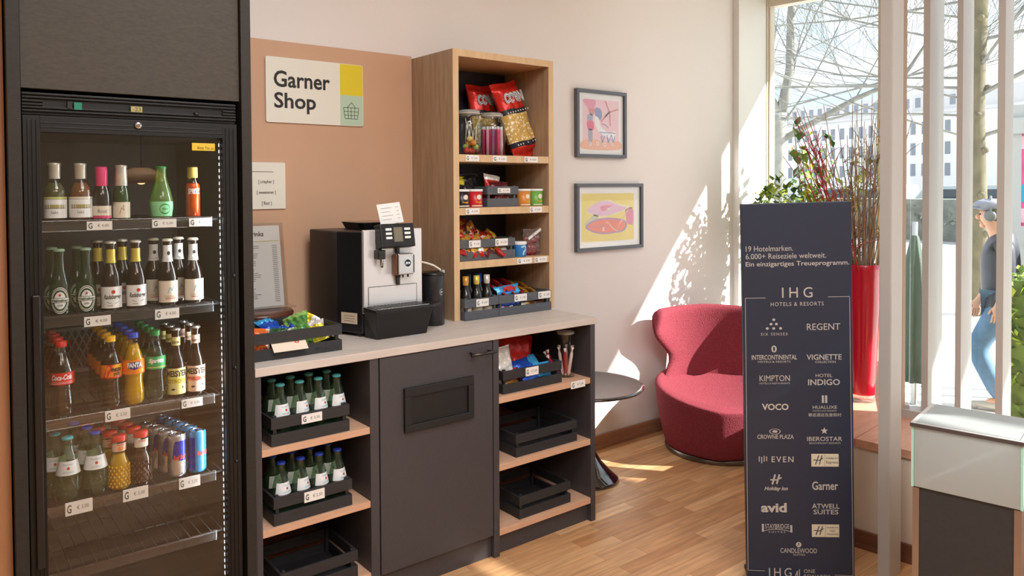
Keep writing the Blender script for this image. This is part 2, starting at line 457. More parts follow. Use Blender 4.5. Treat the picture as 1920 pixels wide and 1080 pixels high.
# window 3: deep white fins along the street side
w3 = MB()
wbox(w3, 3.456, -1.484, -6.9, -1.47, 0, .1, .44, .475); wbox(w3, 3.456, -1.484, -6.9, -1.47, -.01, .15, 2.7, 2.78)
win3 = struct(w3.build('window_3', WHITEG))
for k, (ya, yb, d) in enumerate([(-1.482, -1.463, .03), (-1.586, -1.560, .14), (-1.712, -1.690, .11), (-1.864, -1.838, .09), (-2.12, -2.09, .11), (-2.42, -2.39, .11), (-2.9, -2.87, .11), (-3.5, -3.47, .11), (-4.3, -4.27, .11)]):
    f = MB(); wbox(f, 3.456, -1.484, ya, yb, 0, d, .44, 2.72)
    if k == 0: f.build('edge_bead', TAN, win3)
    else: f.build('fin', WHITEG, win3)
p3 = MB(); wbox(p3, 3.456, -1.484, -6.9, -1.48, .074, .08, .47, 2.72); p3.build('pane', WINDOW, win3)
wbox(u2, 3.456, -1.484, -7, -1.40, -.02, .2, 2.77, 3.0)
struct(u2.build('trim_5', WHITE_WALL))
sl3 = MB(); wbox(sl3, 3.456, -1.484, -7, -1.40, .105, .2, -.5, .44); struct(sl3.build('trim_6', WHITE))
# unseen slab added above the street side; its edge cuts off the sun indoors
cn = MB(); cn.prism([(WX(4.6, -.05, 3), 3), (WX(4.6, -.05, -8), -8), (WX(5.81, -1.85, -8), -8), (WX(5.81, -1.85, 3), 3)], 3.36, 3.5)
struct(cn.build('sun_cut_slab', WHITE))

# ------------------------------------------------------------------ the street
GND = M('pale_paving', '#d9d5cd', .8, var=(3, .05))
gm = MB(); gm.add([(4.0, -60, -.42), (19, -60, -.42), (19, 90, -.42), (4.0, 90, -.42)], [(0, 1, 2, 3)])
o = gm.build('pavement', GND); o['kind'] = 'structure'
gm = MB(); gm.add([(19, -80, -.52), (220, -80, -.52), (220, 220, -.52), (19, 220, -.52)], [(0, 1, 2, 3)])
o = gm.build('road', M('street_asphalt', '#a9a9a8', .85, var=(2, .05))); o['kind'] = 'structure'

def branch(mb, p, d, L, r, lev, rg, spread=.55, up=.15, n=5, kids=4):
    pts = [p]; q = Vector(p); dd = Vector(d).normalized(); rr = [r]
    seg = 5
    for i in range(seg):
        dd = (dd + Vector((rg.uniform(-1, 1), rg.uniform(-1, 1), rg.uniform(-.6, .8))) * .16 + Vector((0, 0, up * .1))).normalized()
        q = q + dd * (L / seg); pts.append(q.copy()); rr.append(max(.004, r * (1 - .78 * (i + 1) / seg)))
    mb.tube(pts, rr, n, cap=False)
    if lev > 0:
        for k in range(kids):
            i = rg.randint(1, seg)
            t = (Vector((rg.uniform(-1, 1), rg.uniform(-1, 1), rg.uniform(-.5, 1)))).normalized()
            nd = (dd * (1 - spread) + t * spread).normalized()
            branch(mb, pts[i], nd, L * rg.uniform(.45, .72), rr[i] * .62, lev - 1, rg, spread, up, 4, kids)
BARK = M('olive_bark', '#6e6751', .9, var=(7, .25), bump=(14, .5), scale=(1, 1, .5))
BARKG = M('grey_bark', '#84847e', .9, var=(7, .2), bump=(14, .4))
rg = random.Random(11)
t1 = thing('street_tree', 'bare street tree with thick olive trunk behind the person in a flat cap', 'tree', (12.2, 1.46, -.42))
tk = MB(); tk.tube([(0, 0, 0), (.02, 0, 1.5), (-.02, .03, 3.0), (.02, 0, 4.6), (0, .03, 6.4), (.05, 0, 8.5)], [.13, .118, .11, .105, .09, .06], 12)
for z, a in ((1.75, 3.9), (2.4, 4.3), (2.9, 3.4), (3.3, 5.0), (3.72, 4.2), (4.3, 3.6), (1.2, 4.6)):
    tk.ball((.11 * math.cos(a), .11 * math.sin(a), z), (.055, .055, .05), 8)
tk.build('trunk', BARK, t1)
bm = MB()
for (z, d, L, r) in ((2.55, (-.2, 1, .25), 4.6, .018), (2.9, (.2, 1, .05), 4.8, .02), (3.1, (-.4, 1, .2), 4.4, .018), (3.3, (-.5, 1, .02), 5.2, .024), (3.45, (.1, 1, .12), 5.4, .022), (3.7, (0, 1, -.02), 5.6, .022), (3.9, (-.2, 1, .3), 5, .022), (4.3, (-.3, 1, .18), 5, .022), (4.6, (.1, 1, .1), 5, .022),
                     (2.6, (.4, -1, .4), 4.2, .03), (3.2, (0, -1, .55), 4.2, .035), (4.0, (.5, -1, .2), 4, .03), (3.6, (-.6, -.8, .5), 4, .03), (4.9, (.3, 1, .4), 4, .022), (5.5, (-.2, -1, .8), 4, .02)):
    branch(bm, (0, 0, z), d, L, r, 3, rg, .42, .1, 4, 5)
bm.build('branches', BARKG, t1)
t2 = thing('street_tree', 'bare tree with slim forked grey trunk behind the evergreen shrub', 'tree', (12.6, 4.92, -.42))
tk = MB(); tk.tube([(0, 0, 0), (-.02, .02, 1.6), (.0, .03, 2.8), (.02, .02, 3.25)], [.14, .125, .115, .11], 10)
tk.tube([(.02, .02, 3.2), (.12, -.1, 4.0), (.12, -.12, 5.0), (.2, -.2, 6.5)], [.1, .08, .07, .04], 8)
tk.tube([(.02, .02, 3.2), (-.15, .22, 3.7), (-.4, .6, 4.4), (-.5, .9, 5.4)], [.08, .06, .045, .03], 8)
tk.tube([(.02, 0, 2.75), (.25, -.5, 3.05), (.4, -1.2, 3.42), (.6, -1.9, 3.7), (.7, -2.5, 4.6)], [.06, .055, .045, .035, .02], 8)
tk.build('trunk', BARKG, t2)
bm = MB()
for (p, d, L, r) in (((.12, -.1, 4.0), (.1, -.3, 1), 3, .02), ((.12, -.1, 4.3), (.2, .6, 1), 3, .018), ((.12, -.12, 4.9), (-.2, -.6, .8), 3, .018), ((-.15, .22, 3.7), (.2, -.2, 1), 2.6, .016),
                     ((-.4, .6, 4.4), (0, .5, 1), 2.6, .016), ((.4, -1.2, 3.42), (.1, -.4, 1), 2.6, .016), ((.6, -1.9, 3.7), (.1, -1, .4), 2.8, .016), ((.25, -.5, 3.05), (.2, -1, .05), 2.6, .014), ((.0, 0, 3.0), (0, -.7, .9), 3.4, .02), ((.05, 0, 3.3), (0, -.3, 1), 3.4, .02)):
    branch(bm, p, d, L, r, 3, rg, .4, .25, 4, 5)
bm.build('branches', BARKG, t2)
# distant office building
bd = thing('office_building', 'long pale office building with rows of dark windows across the street', 'building', (135, 85, -.5))
ang = math.atan2(-.985, -.17)
XB = Matrix.Rotation(ang, 4, 'Z')
MB().box(-6, 62, 0, 14, 0, 13.6, 0, XB).build('facade', M('pale_facade', '#efedea', .9), bd)
MB().box(-6.3, 62.3, -.35, 14, 13.6, 14.1, 0, XB).build('cornice', M('facade_cornice', '#dad7d4', .9), bd)
MB().prism([(-6, 1.2), (62, 1.2), (62, 13), (-6, 13)], 14.1, 17.2, 0, XB).build('attic_storey', M('attic_grey', '#d5d2d0', .9), bd)
WG = M('dark_window', '#8b9099', .3)
wm = None
nwin = 0
for row, (z0, hh, yy) in enumerate(((14.9, 1.6, 1.2), (10.4, 2.0, 0), (7.0, 2.0, 0), (3.6, 2.0, 0))):
    for i in range(24):
        x = -4.6 + i * 1.95
        if wm is None:
            w = MB().box(-.45, .45, -.02, .04, 0, 1).build('window', WG, bd); wm = w
        else:
            w = wm.copy(); COL.objects.link(w); w.parent = bd
        w.location = XB @ Vector((x, yy - .02, z0)); w.rotation_euler = (0, 0, ang); w.scale = (1, 1, hh)
        nwin += 1
# parked vans and a clipped hedge across the road
def leaf_cloud(n, fn, size, seed, mi=1):
    g = random.Random(seed); mb = MB()
    for i in range(n):
        p = Vector(fn(g)); s = size * g.uniform(.6, 1.3)
        Q = Matrix.Translation(p) @ Matrix.Rotation(g.uniform(0, 2 * PI), 4, 'Z') @ Matrix.Rotation(g.uniform(-1.2, 1.2), 4, 'X')
        mb.add([(0, 0, 0), (s * .32, s * .5, s * .06), (0, s, 0), (-s * .32, s * .5, s * .06)], [(0, 1, 2, 3)], g.randint(0, mi - 1), False, Q)
    return mb
LEAF = [M('leaf_green', '#6f8f3a', .5), M('leaf_dark', '#3f5f2c', .45), M('leaf_lime', '#a4b347', .5)]
hd = thing('clipped_hedge', 'low grey green hedge along the far side of the road', 'hedge', (30, 14, -.52))
MB().box(-1, 1, -14, 12, 0, 1.5).build('core', M('hedge_core', '#7a7d74', .9, var=(3, .3)), hd)
leaf_cloud(900, lambda g: (g.choice((-1.02, 1.0)) if g.random() < .6 else g.uniform(-1, 1), g.uniform(-14, 12), g.uniform(.05, 1.55)), .22, 3, 1).build('foliage', [M('hedge_leaf', '#8a9283', .7)], hd)
def van(x, y, rz, label, colr):
    t = thing('parked_van', label, 'van', (x, y, -.52), rz)
    b = MB().box(-2.4, 2.4, -.95, .95, .35, 1.15).prism([(-2.4, .35), (1.2, .35), (2.05, 1.1), (1.2, 1.15)], 0, 0)
    b = MB(); sec = [(-2.4, .35), (2.45, .35), (2.5, .95), (1.9, 1.15), (1.2, 2.0), (-2.35, 2.05)]
    X = Matrix(((1, 0, 0, 0), (0, 0, 1, 0), (0, 1, 0, 0), (0, 0, 0, 1)))
    b.prism(sec[::-1], -.95, .95, 0, X); b.build('body', colr, t, bev=.06)
    g = MB(); g.box(-2.1, -.3, -.965, .965, 1.25, 1.85); g.box(-.1, 1.1, -.965, .965, 1.25, 1.85); g.build('side_window', M('van_glass', '#43515a', .1), t)
    for wx in (-1.5, 1.5):
        for wy in (-.85, .85):
            w = MB(); w.lathe([(.05, -.1), (.33, -.1), (.36, -.06), (.36, .06), (.33, .1), (.05, .1)], 16, 0, Matrix.Translation((wx, wy, .36)) @ Matrix.Rotation(PI / 2, 4, 'X')); w.build('wheel', BLACKM, t)
    return t
van(34, 4.6, R(92), 'white van parked across the road behind the thick tree trunk', M('van_white', '#e7e9ea', .3))
van(36, 15.5, R(92), 'white van parked across the road beyond the hedge', MATS['van_white'])
van(33, 9.6, R(92), 'silver grey van parked between two white vans', M('van_silver', '#b7c3c6', .3))
van(30, -3.0, R(92), 'pale green van parked beyond the advertising case', M('van_green', '#a9c9c0', .3))
# advertising case at the pavement edge
AV = Vector((7.93, -.385, -.42)); rz = R(-71.5)
ad = thing('advertising_case', 'grey street advertising case with a pink poster beyond the last fin', 'advertising case', tuple(AV), rz)
GREY = M('case_grey', '#b5b9bb', .5)
fr = MB(); fr.box(0, .09, -.05, .08, 1.35, 2.62); fr.box(.95, 1.04, -.05, .08, 1.35, 2.62); fr.box(.09, .95, -.05, .08, 1.35, 1.52); fr.box(.09, .95, -.05, .08, 2.42, 2.62)
fr.build('frame', GREY, ad)
MB().box(-.02, 1.06, -.1, .14, 2.36, 2.5).build('top_beam', GREY, ad)
po = MB().box(.08, .96, .0, .06, 1.5, 2.43)
PINK = M('poster_pink', '#f06aae', .5); LPINK = M('poster_pale_pink', '#fbd7ea', .5); CY = M('poster_cyan', '#35b4d8', .5)
mpf = onto(0, -.004, 0)
po.flat(rect(.085, 2.22, .955, 2.34), mpf, 1); po.flat(rect(.085, 1.55, .955, 1.68), mpf, 1); po.flat(ellipse(.24, 2.05, .13, .13), onto(0, -.006, 0), 1)
po.flat(poly((.085, 1.74), (.3, 1.70), (.955, 1.82), (.955, 1.98), (.3, 1.84), (.085, 1.90)), onto(0, -.005, 0), 2)
po.flat(star(.22, 2.07, .055, 6, .3), onto(0, -.008, 0), 2); po.flat(rect(.215, 1.97, .225, 2.05), onto(0, -.008, 0), 2)
po.build('poster', [PINK, LPINK, CY], ad)
for lx in (.06, .92): MB().box(lx, lx + .06, -.03, .03, 0, 1.36).build('leg', GREY, ad)
# ivy hedge in a planter on the pavement
hv = thing('ivy_hedge', 'dense green ivy hedge in a terracotta trough beside the last fin', 'hedge', (6.15, -1.47, -.42), R(6))
MB().box(-.12, .75, -.6, .52, 0, .16).build('trough', M('terracotta', '#b98462', .8), hv)
MB().box(.0, .65, -.55, .46, .16, 1.22).build('core', M('ivy_core', '#54672f', .95, var=(9, .4)), hv)
leaf_cloud(1500, lambda g: (g.uniform(-.05, .1), g.uniform(-.58, .49), g.uniform(.17, 1.27)) if g.random() < .7 else (g.uniform(-.04, .68), g.choice((-.56, .48)), g.uniform(.17, 1.27)), .075, 5, 3).build('foliage', LEAF, hv)
# folded parasol
fp = thing('folded_parasol', 'dark green parasol folded shut on the pavement beyond the bench window', 'parasol', (6.37, -.24, -.42))
MB().lathe([(0, 0), (.2, 0), (.2, .05), (.06, .09), (.03, .12), (0, .12)], 18).build('base', M('parasol_base', '#7d847f', .6), fp)
MB().lathe([(.022, .1), (.022, 1.6), (0, 1.6)], 10).build('pole', STEEL, fp)
MB().lathe([(.05, .30), (.1, .31), (.105, .6), (.1, .9), (.075, 1.25), (.03, 1.48), (0, 1.52)], 40, 0, None, fn=lambda a, z: 1 + .22 * math.sin(8 * a) * min(1, (1.6 - z) * 1.2)).build('canopy', M('parasol_green', '#46584c', .7), fp)
# ------------------------------------------------------------------ fridge cabinet
tc_ = thing('tall_cabinet', 'tall charcoal cabinet built round the glass door fridge', 'cabinet', (.52, -.4, 0))
def cb(mb): return mb
def pt(mb, name, mat, root, bev=.0012):
    loc = root.location; mb.v = [p - loc for p in mb.v]
    return mb.build(name, mat, root, bev)
pt(MB().box(.202, .233, -.675, -.01, 0, 2.9), 'side_panel', DARK, tc_)
pt(MB().box(.814, .845, -.675, -.01, 0, 2.9), 'side_panel', DARK, tc_)
pt(MB().box(.2345, .8125, -.66, -.64, 1.745, 2.9), 'front_panel', M('charcoal_fascia', '#453f37', .6, spec=.3, var=(60, .12), bump=(140, .05), scale=(1, 1, 3)), tc_)
pt(MB().box(.234, .813, -.03, -.01, 0, 2.9), 'back_panel', DARK, tc_)

FB = M('fridge_black', '#151413', .4, spec=.35); FBI = M('fridge_liner', '#1f1c19', .55); FWIRE = M('fridge_wire', '#262628', .45, .3)
fr = thing('display_fridge', 'tall black display fridge with glass door full of bottles and cans', 'fridge', (.517, -.4, 0))
bd = MB()
bd.box(.236, .262, -.628, -.06, .02, 1.735); bd.box(.774, .80, -.628, -.06, .02, 1.735); bd.box(.262, .774, -.08, -.06, .02, 1.735)
bd.box(.262, .774, -.628, -.08, 1.635, 1.735); bd.box(.262, .774, -.628, -.08, .02, .12)
pt(bd, 'body', FBI, fr)
hd = MB().box(.236, .80, -.655, -.628, 1.675, 1.735)
for z in (1.683, 1.692, 1.719, 1.728): hd.box(.236, .80, -.664, -.655, z, z + .005)
for z in (1.700, 1.709):
    hd.box(.236, .285, -.664, -.655, z, z + .005); hd.box(.76, .80, -.664, -.655, z, z + .005)
pt(hd, 'header', FB, fr, .001)
h2 = [c for c in fr.children if c.name.startswith('header')][0]
d = MB().box(.501, .531, -.6665, -.655, 1.695, 1.711); d.v = [p - fr.location for p in d.v]
dsp = d.build('display', M('lcd', '#a9a06a', .3), h2)
d = MB().flat(text('-23', fit=(.506, 1.6975, .527, 1.7085)), onto(0, -.6672, 0)); d.v = [p - fr.location for p in d.v]
d.build('lettering', M('lcd_ink', '#4c4828', .5), h2)
d = MB().box(.358, .377, -.667, -.655, 1.693, 1.713); d.v = [p - fr.location for p in d.v]; d.build('power_switch', M('green_switch', '#1f7d63', .3), h2)
d = MB().box(.342, .353, -.6665, -.655, 1.695, 1.715); d.v = [p - fr.location for p in d.v]; d.build('rocker_switch', BLACK, h2)
d = MB().lathe([(0, -.668), (.007, -.668), (.007, -.655)], 12, 0, Matrix(((1, 0, 0, .682), (0, 0, 1, 0), (0, -1, 0, 1.699), (0, 0, 0, 1)))); d.v = [p - fr.location for p in d.v]; d.build('screw_cap', BLACK, h2)
dr = MB()
dr.box(.236, .276, -.67, -.634, .10, 1.672); dr.box(.756, .80, -.67, -.634, .10, 1.672); dr.box(.276, .756, -.67, -.634, 1.628, 1.672); dr.box(.276, .756, -.67, -.634, .10, .15)
for x in (.246, .256, .266): dr.box(x, x + .003, -.6725, -.67, .10, 1.66)
for x in (.764, .776, .788): dr.box(x, x + .003, -.6725, -.67, .10, 1.66)
for z in (1.64, 1.652): dr.box(.276, .756, -.6715, -.67, z, z + .003)
pt(dr, 'door_frame', FB, fr, .0012)
dfr = [c for c in fr.children if c.name.startswith('door_frame')][0]
def sub(mb, name, mat, parent, bev=0): mb.v = [p - fr.location for p in mb.v]; return mb.build(name, mat, parent, bev)
sub(MB().box(.249, .268, -.682, -.67, .45, 1.19), 'handle', M('handle_black', '#191819', .3), dfr, .003)
sub(MB().lathe([(0, -.677), (.005, -.677), (.010, -.676), (.0105, -.67)], 14, 0, Matrix(((1, 0, 0, .518), (0, 0, 1, 0), (0, -1, 0, 1.657), (0, 0, 0, 1)))), 'lock', CHROME, dfr)
for z in (1.202, .914, .62): sub(MB().lathe([(0, -.674), (.006, -.674), (.007, -.67)], 10, 0, Matrix(((1, 0, 0, .786), (0, 0, 1, 0), (0, -1, 0, z), (0, 0, 0, 1)))), 'screw', BLACK, dfr)
DOORG = glass('fridge_door_glass', '#f6f5f3', .0, 1.55)
pt(MB().box(.274, .758, -.656, -.650, .148, 1.63), 'glass_pane', DOORG, fr)
sk = MB().box(.669, .737, -.6585, -.6565, 1.589, 1.612, 0); pt(sk, 'sticker', M('yellow_sticker', '#d8b62c', .5), fr)
sk = MB().flat(text('Bitte Tür zu', shear=.1, fit=(.685, 1.5935, .733, 1.601)), onto(0, -.659, 0)); pt(sk, 'sticker_lettering', INK, fr, 0)
ls_ = MB().box(.7530, .7555, -.647, -.640, .16, 1.62, 0)
for i in range(74): ls_.box(.7515, .7532, -.6475, -.6435, .165 + i * .0197, .175 + i * .0197, 1)
pt(ls_, 'light_strip', [M('led_carrier', '#8b9095', .3, .6), M('led_chip', '#e8eef2', .3, emit=('#dfe9f2', .9))], fr, 0)
fl_ = bpy.data.lights.new('fridge_strip_light', 'AREA'); fl_.shape = 'RECTANGLE'; fl_.size = .02; fl_.size_y = 1.4; fl_.energy = 2.3; fl_.color = (.84, .94, 1.0)
flo = bpy.data.objects.new('fridge_strip_light', fl_); COL.objects.link(flo); flo.location = (.750, -.632, .89); flo.matrix_world = Matrix(((.39, 0, .92, .7515), (.92, 0, -.39, -.634), (0, 1, 0, .89), (0, 0, 0, 1)))
GR = MB()
for i in range(-2, 7):
    for sgn in (1, -1):
        a = Vector((.39 + i * .022, -.086, .86)); b = a + Vector((sgn * .06, 0, .13))
        GR.tube([a, b], .003, 5)
GR.box(.33, .56, -.088, -.083, .845, .86); GR.box(.33, .56, -.088, -.083, .99, 1.0)
pt(GR, 'fan_grille', M('grille_grey', '#6b6663', .5), fr, 0)
CLEARP = glass('clear_rail', '#ffffff', .1, 1.5, body=.05, bodyhex='#77797b')
SHZ = {1: 1.385, 2: 1.12, 3: .832, 4: .588, 5: .40}
for k, z in SHZ.items():
    s = MB()
    for i in range(16): s.tube([(.275 + i * .032, -.615, z - .004), (.275 + i * .032, -.10, z - .004)], .002, 5)
    for y in (-.612, -.45, -.28, -.12): s.tube([(.266, y, z - .007), (.77, y, z - .007)], .003, 5)
    s.v = [p - fr.location for p in s.v]
    sh = s.build('wire_shelf', FWIRE, fr)
    sub(MB().box(.272, .737, -.622, -.617, z - .03, z + .002), 'rail', CLEARP, sh, .002)
def price_tag(parent, org, x, z, w, h, y, price, name='price_tag', clear=True):
    t = MB().box(x, x + w, y - .003, y, z, z + h); t.v = [p - org for p in t.v]
    o = t.build(name, PAPER, parent)
    l = MB(); l.flat(text('G', .02, fit=(x + w * .06, z + h * .18, x + w * .22, z + h * .82)), onto(0, y - .0036, 0), 0)
    l.flat(text(price, fit=(x + w * .42, z + h * .32, x + w * .86, z + h * .68)), onto(0, y - .0036, 0), 1)
    l.v = [p - org for p in l.v]
    l.build('lettering', [TEAL, INKG], o)
    return o
for (x, z, w, h, p) in ((.390, 1.357, .065, .025, '€ 4,00'), (.562, 1.358, .068, .025, '€ 5,00'), (.667, 1.358, .066, .025, '€ 5,00'), (.379, 1.083, .068, .028, '€ 4,00'), (.566, 1.083, .068, .030, '€ 4,00'),
                        (.428, .802, .066, .031, '€ 3,50'), (.637, .803, .062, .026, '€ 3,50'), (.324, .556, .068, .037, '€ 3,00'), (.471, .558, .068, .035, '€ 3,00'), (.626, .556, .062, .033, '€ 3,50')):
    price_tag(fr, fr.location, x, z, w, h, -.6225, p)

# ------------------------------------------------------------------ drinks
def crown(z, r=.0145):
    mb = MB(); mb.lathe([(r * 1.06, z), (r * 1.1, z + .002), (r * 1.0, z + .006), (r * .75, z + .0075), (0, z + .008)], 21, 0, None, fn=lambda a, q: 1 + (.05 * math.sin(21 * a) if q < z + .003 else 0)); return mb
def screw(z, r=.0145, h=.016):
    mb = MB(); mb.lathe([(r * 1.05, z), (r, z + .002), (r, z + h - .002), (r * .9, z + h), (0, z + h)], 24); return mb
def bottle(label, cat, prof, gm, fluid=None, fill=.8, cap=None, bands=(), n=22, name='bottle', group=None):
    """prof [(r, z)] outline; bands: list of (z0, z1, material list, painter) labels round the body"""
    t = thing(name, label, cat, (0, 0, 0), 0, group)
    mb = MB(); mb.lathe([(0, prof[0][1])] + list(prof), n); mb.build('glass', gm, t)
    tab = [(z, r) for r, z in prof]
    rf = lambda z: interp(tab, z)
    top = prof[-1][1]
    if fluid:
        zs = [p for p in prof if p[1] <= fill * top]
        f = MB(); pr = [(0, .003)] + [(max(.001, r - .0016), max(.003, z)) for r, z in zs]; pr.append((max(.001, rf(fill * top) - .0016), fill * top)); pr.append((0, fill * top))
        f.lathe(pr, n); f.build('drink', fluid, t)
    if cap: cap[0].build('cap', cap[1], t)
    for (z0, z1, ms, paint, span) in bands:
        l = MB(); k = 5
        l.lathe([(rf(z0 + (z1 - z0) * i / k) + .0005, z0 + (z1 - z0) * i / k) for i in range(k + 1)], 24, 0, None, -span / 2, span / 2)
        if paint: paint(l, rf, z0, z1)
        l.build('label', ms, t)
    return t
GCLR = glass('clear_bottle_glass', '#e9f0ec', .02, 1.5)
GGRN = glass('green_bottle_glass', '#a9c9a4', .02, 1.5, body=.12, bodyhex='#5f9a62')
GHEI = glass('bright_green_glass', '#8fb58e', .02, 1.5, body=.14, bodyhex='#4f7f5c')
GBRN = glass('brown_bottle_glass', '#6b4126', .02, 1.5, body=.35, bodyhex='#2b150b')
GDRK = glass('dark_bottle_glass', '#30241c', .02, 1.5, body=.6, bodyhex='#15100e')
GPALE = glass('pale_green_glass', '#cfe0cd', .02, 1.5, body=.07, bodyhex='#8fb592')
def liquid(n, h, ro=.08): return M(n, h, ro, coat=.3)
L_COLA = liquid('cola', '#120807'); L_FANTA = liquid('orange_lemonade', '#c9a414'); L_WATER = glass('clear_lemonade', '#d8e2dc', .03, 1.33, body=.1, bodyhex='#7f8f86')
L_OJ = liquid('orange_juice', '#e0a81e', .3); L_APPLE = liquid('apple_juice', '#4a2418'); L_WINE = liquid('pale_wine', '#5f5a3a'); L_ROSE = liquid('rose_wine', '#8f5a3c'); L_ORANGE = liquid('orange_aperitif', '#d0601c'); L_ICE = liquid('iced_tea', '#35160b')
RED = M('signal_red', '#d2281e', .35); REDL = M('cola_label_red', '#d81f26', .4); YEL = M('cap_yellow', '#eab21d', .35); BLUE = M('cap_blue', '#2346c0', .3); GREENC = M('cap_green', '#1f8a3c', .35); TEALC = M('cap_teal', '#4fb7bf', .35)
GOLD = M('gold_foil', '#d9c65a', .35, .4); SILV = M('silver_foil', '#cfcdc2', .35, .4); LBL = M('label_white', '#eceff0', .5); LBLW = M('label_cream', '#e9e2d2', .5); ORNG = M('label_orange', '#ee8420', .45); LGRN = M('label_green', '#35a862', .45)
LYEL = M('label_lemon', '#e6e192', .5); LPNK = M('label_peach', '#edc6b3', .5); MAG = M('foil_pink', '#dd3f78', .4); DGRN = M('label_dark_green', '#1d4a2c', .4); NAVYI = M('ink_navy', '#1d2b78', .5); OLIVE = M('label_olive', '#a59c62', .5); LIME = M('label_lime', '#c9cf79', .5)
SKYL = M('ink_pale_blue', '#8fb4c6', .5); BRONZE = M('ink_bronze', '#b58f62', .5); INKR = M('ink_red', '#c22d22', .5)
FRONTS = {}
def place(proto, shelf, x, y, label, group, rz, seen):
    z = SHZ[shelf] + .0005
    if not seen:
        proto.location = (x, y, z); proto.rotation_euler = (0, 0, rz); proto['label'] = label; proto['group'] = group
        return proto
    return dup(proto, (x, y, z), rz, label, group)
def file_of(proto, shelf, x, y, n, step, what, group, rz=-.15):
    for i in range(n):
        lab = what[i] if isinstance(what, (list, tuple)) else ('%s, %s of its fridge file' % (what, ORD[i]))
        place(proto, shelf, x, y + i * step, lab, group, rz, i > 0)
    return proto
# top shelf: six small bottles
SP = [(.026, 0), (.029, .003), (.0295, .078), (.027, .092), (.017, .108), (.0135, .118), (.0145, .15), (.0145, .158)]
def p_band(l, rf, z0, z1):
    l.flat(rect(-.03, (z1 - z0) * .50, .03, (z1 - z0) * .72, 8), wrap(rf, z0), 2); l.flat(rect(-.03, (z1 - z0) * .52, .03, (z1 - z0) * .54, 8), wrap(rf, z0, .0012), 1)
    l.flat(text('Sekt', fit=(-.009, .012, .009, .020)), wrap(rf, z0, .001), 1)
def p_ear(l, rf, z0, z1):
    l.flat(ellipse(0, .010, .008, .009, 12), wrap(rf, z0, .001), 1)
a = bottle('', 'bottle', SP, GCLR, L_WINE, .68, (MB().lathe([(.0152, .118), (.0155, .154), (.0165, .156), (.0165, .162), (0, .164)], 22), SILV), [(.008, .060, [LBL, INKG, OLIVE], p_band, 5.4), (.061, .067, [LIME], None, 5.4)])
place(a, 1, .318, -.585, 'small sparkling wine bottle with white label nearest the door handle, top fridge shelf', 'small sparkling wine bottles', -.15, False)
b = bottle('', 'bottle', SP, GCLR, L_ROSE, .68, (MB().lathe([(.0152, .118), (.0155, .154), (.0165, .156), (.0165, .162), (0, .164)], 22), SILV), [(.008, .060, [LBL, INKG, OLIVE], p_band, 5.4), (.061, .067, [LBLW], None, 5.4)])
place(b, 1, .382, -.585, 'small rose sparkling wine bottle with white label, next to the paler one', 'small sparkling wine bottles', -.15, False)
def p_rose(l, rf, z0, z1): l.flat(text('Rosé', shear=.2, fit=(-.012, .016, .013, .026)), wrap(rf, z0, .001), 1); l.flat(rect(-.03, 0, .03, .008, 8), wrap(rf, z0, .0008), 2)
c = bottle('', 'bottle', [(.023, 0), (.0245, .003), (.0245, .062), (.021, .085), (.0145, .102), (.0135, .12), (.0145, .142), (.0145, .15)], GDRK, None, 0, (MB().lathe([(.0162, .094), (.0165, .12), (.0165, .148), (.015, .153), (0, .153)], 22), MAG), [(.004, .040, [LBLW, INKG, MAG], p_rose, 4.6)])
place(c, 1, .436, -.585, 'slim dark bottle with shiny pink neck foil and pink edged label', 'small sparkling wine bottles', -.15, False)
def p_dry(l, rf, z0, z1): l.flat(stroke([(-.006, .012), (0, .03), (.006, .022), (.004, .038)], .002), wrap(rf, z0, .001), 1)
e = bottle('', 'bottle', [(.021, 0), (.0225, .003), (.0225, .066), (.019, .088), (.0135, .106), (.0125, .12), (.013, .15), (.013, .156)], GGRN, L_WINE, .55, (MB().lathe([(.0175, .098), (.0165, .12), (.0155, .15), (.0165, .153), (.0165, .158), (0, .160)], 22), SILV), [(.004, .050, [LBLW, BRONZE], p_dry, 4.2)])
place(e, 1, .488, -.585, 'slim green bottle with silver neck foil and cream label', 'small sparkling wine bottles', -.15, False)
def p_per(l, rf, z0, z1):
    l.flat(ellipse(.006, .022, .016, .016, 20), wrap(rf, z0, .0008), 1); l.flat(ellipse(.006, .022, .012, .012, 20), wrap(rf, z0, .0014), 0); l.flat(text('eau', fit=(-.002, .019, .014, .025)), wrap(rf, z0, .002), 1)
g = bottle('', 'bottle', [(.024, 0), (.030, .004), (.034, .035), (.033, .055), (.026, .085), (.017, .112), (.0145, .128), (.0145, .152)], glass('mint_glass', '#b9d98f', .02, 1.5, body=.3, bodyhex='#8fc06a'), None, 0, (crown(.15), GREENC), [(.006, .05, [M('mint_label', '#8fe0a8', .45), GREENC], p_per, 2.2)])
place(g, 1, .598, -.585, 'round bellied mint green bottle with green cap on the top shelf', 'bottles on the top fridge shelf', -.1, False)
def p_sp(l, rf, z0, z1): l.flat(text('SPRITZ', .03, .2, fit=(-.018, .0, .018, .017)), wrap(rf, z0, .0012), 0)
h = bottle('', 'bottle', [(.020, 0), (.0225, .003), (.0225, .095), (.019, .108), (.0135, .118), (.0135, .15)], glass('amber_clear', '#f3d3b0', .02, 1.5), L_ORANGE, .70, (MB().lathe([(.0152, .122), (.0152, .152), (.014, .155), (0, .155)], 22), GOLD), [])
lt = MB(); p_sp(lt, lambda z: .0228, .072, 0); lt.build('lettering', LBL, h)
place(h, 1, .690, -.585, 'orange aperitif bottle with white slanted lettering by the hinge side', 'bottles on the top fridge shelf', -.1, False)
